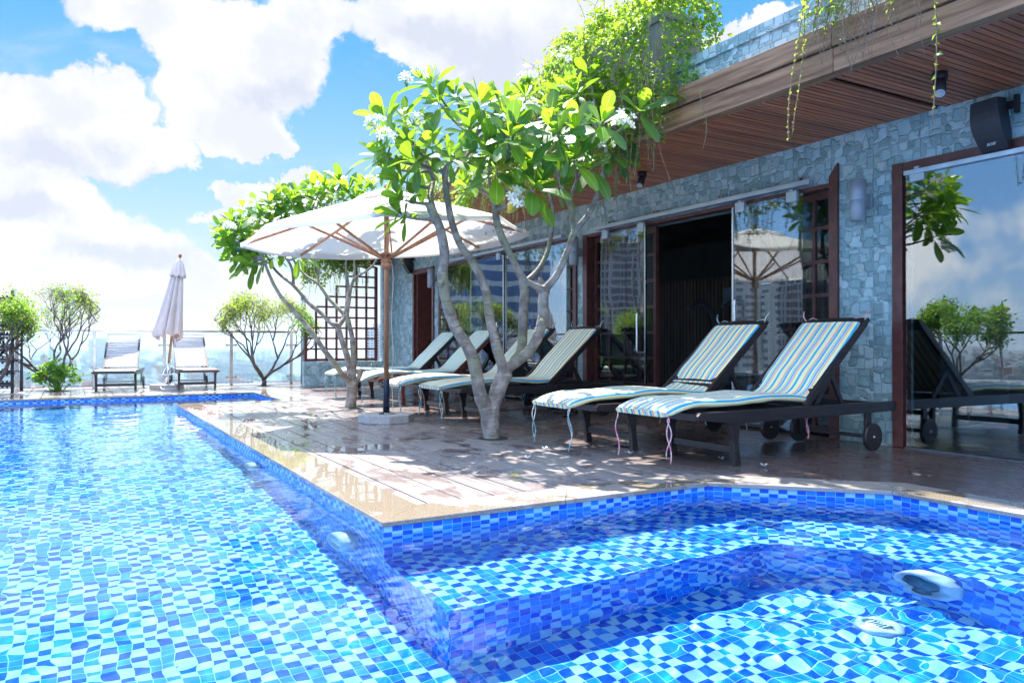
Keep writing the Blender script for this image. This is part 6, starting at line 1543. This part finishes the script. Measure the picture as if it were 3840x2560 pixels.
def city():
    rn = random.Random(77); b = MB(); k = 0; singles = []
    for i in range(3400):
        dist = 420 + 6200 * rn.random() ** 1.7; az = R(rn.uniform(-82, 14)); x, y = dist * math.sin(az), dist * math.cos(az)
        wx, wy, h = rn.uniform(7, 17), rn.uniform(7, 20), rn.choice((7, 9, 11, 13, 16, 20, 24)) * (1 if rn.random() < 0.96 else 2.2)
        h = min(h, 50)
        if -5 < math.degrees(az) < 14 and dist < 1500 and len(singles) < 60: singles.append((x, y, wx * 1.2, wy, h, rn.uniform(-0.5, 0.5), rn.random())); continue
        rot = Matrix.Rotation(rn.uniform(-0.5, 0.5), 3, 'Z'); b.box((-wx / 2, -wy / 2, 0), (wx / 2, wy / 2, h), 1 if rn.random() < 0.1 else 0, rot, (x, y, GZ + 0.05))
        if rn.random() < 0.5: b.box((-wx / 4, -wy / 4, h + 0.02), (wx / 4, wy / 5, h + 3), 0, rot, (x, y, GZ + 0.05))
    o = b.build('distant_city', [MT['house'], MT['roof_red']]); tag(o, kind='stuff')
    for (x, y, wx, wy, h, rz, q) in singles:
        t = empty('city_house', (x, y, GZ), 'pale blocky house of the hazy city below, seen through the misty fence', 'house', rz, 'houses of the city below the fence')
        m = MB(); m.box((-wx / 2, -wy / 2, 0), (wx / 2, wy / 2, h)); m.build('wall', MT['house'], t)
        m = MB(); m.box((-wx / 2 - 0.3, -wy / 2 - 0.3, h + 0.01), (wx / 2 + 0.3, wy / 2 + 0.3, h + 0.9)); m.box((-wx / 4, -wy / 5, h + 0.9), (wx / 5, wy / 5, h + 3.4)); m.build('roof', MT['roof_red'] if q < 0.2 else MT['house'], t)
    b = MB()
    for i in range(700):
        dist = 500 + 2600 * rn.random(); az = R(rn.uniform(-60, 12)); c = Vector((dist * math.sin(az), dist * math.cos(az), GZ + 5)); r = rn.uniform(6, 15)
        b.lathe([(r * 0.7, -5), (r, 0), (r * 0.85, r * 0.35), (r * 0.4, r * 0.6), (0.1, r * 0.65)], tuple(c), 9)
    o = b.build('distant_trees', MT['city_tree']); tag(o, kind='stuff')
    def tower(px_dir, dist, wx, wy, top, m, label, rz, name='apartment_tower'):
        x, y = px_dir; t = empty(name, (x * dist, y * dist, GZ), label, 'tower', rz); h = top - GZ
        b = MB(); b.box((-wx / 2, -wy / 2, 0), (wx / 2, wy / 2, h))
        for k in range(3): xx = -wx / 2 + wx * (k + 0.7) / 3.2; b.box((xx - wx * 0.07, -wy / 2 - 1.6, 0), (xx + wx * 0.07, -wy / 2 - 0.02, h - 4)); 
        b.build('wall', m, t); b = MB(); b.box((-wx / 4, -wy / 4, h + 0.02), (wx / 4, wy / 4, h + 4)); b.build('roof_house', m, t)
    tower((0.345, 0.939), 900, 34, 26, 20, MT['tower_w'], 'white apartment tower with rows of windows seen through the wooden grid', -0.3)
    tower((0.375, 0.927), 930, 22, 24, 14, MT['tower_w'], 'lower white apartment block beside the tower seen through the wooden grid', -0.3)
    tower((0.030, 0.999), 2300, 60, 30, 14, MT['tower_w'], 'broad pale block just topping the fence rail right of the closed parasol', 0.0)
    tower((0.165, 0.986), 2100, 40, 30, -18, MT['tower_w'], 'pale slab rising in the haze behind the bare right lounger', 0.1)
    # across the pool: what the glass doors mirror
    for (dx, dy, dist, wx, wy, top, m, lb, rz) in (
        (-0.575, 0.79, 340, 22, 20, 44, MT['tower_d'], 'dark gridded tower mirrored in the left sliding door', 0.6),
        (-0.635, 0.785, 350, 14, 16, 52, MT['tower_w'], 'slim white tower mirrored in the left sliding door', 0.6),
        (-0.735, 0.72, 330, 26, 20, 27, MT['tower_w'], 'pale gridded tower mirrored left in the right sliding door', 0.7),
        (-0.79, 0.68, 330, 22, 20, 30, MT['tower_d'], 'dark gridded tower mirrored beside the open doorway', 0.8),
        (-0.835, 0.63, 330, 24, 20, 26, MT['tower_w'], 'pale tower mirrored at the right edge of the sliding door', 0.9),
        (-0.44, 0.90, 300, 46, 30, 33, MT['office'], 'blue banded office block mirrored in the far glass doors', 0.45)):
        tower((dx, dy), dist, wx, wy, top, m, lb, rz, 'office_block' if m is MT['office'] else 'apartment_tower')
city()
def haze():
    b = MB(); b.box((-7000, -1500, GZ - 1), (7000, 8000, 66)); m = bpy.data.materials.new('haze'); m.use_nodes = True; nt = m.node_tree; nt.nodes.clear()
    o_ = N(nt, 'ShaderNodeOutputMaterial'); v = N(nt, 'ShaderNodeVolumePrincipled', inp={'Density': HAZE, 'Color': (0.80, 0.91, 1.0, 1), 'Anisotropy': 0.35}); L(nt, v.outputs[0], o_.inputs['Volume'])
    o = b.build('haze', m); tag(o, kind='stuff'); o.display_type = 'WIRE'
HAZE = 0.00010
if HAZE: haze()
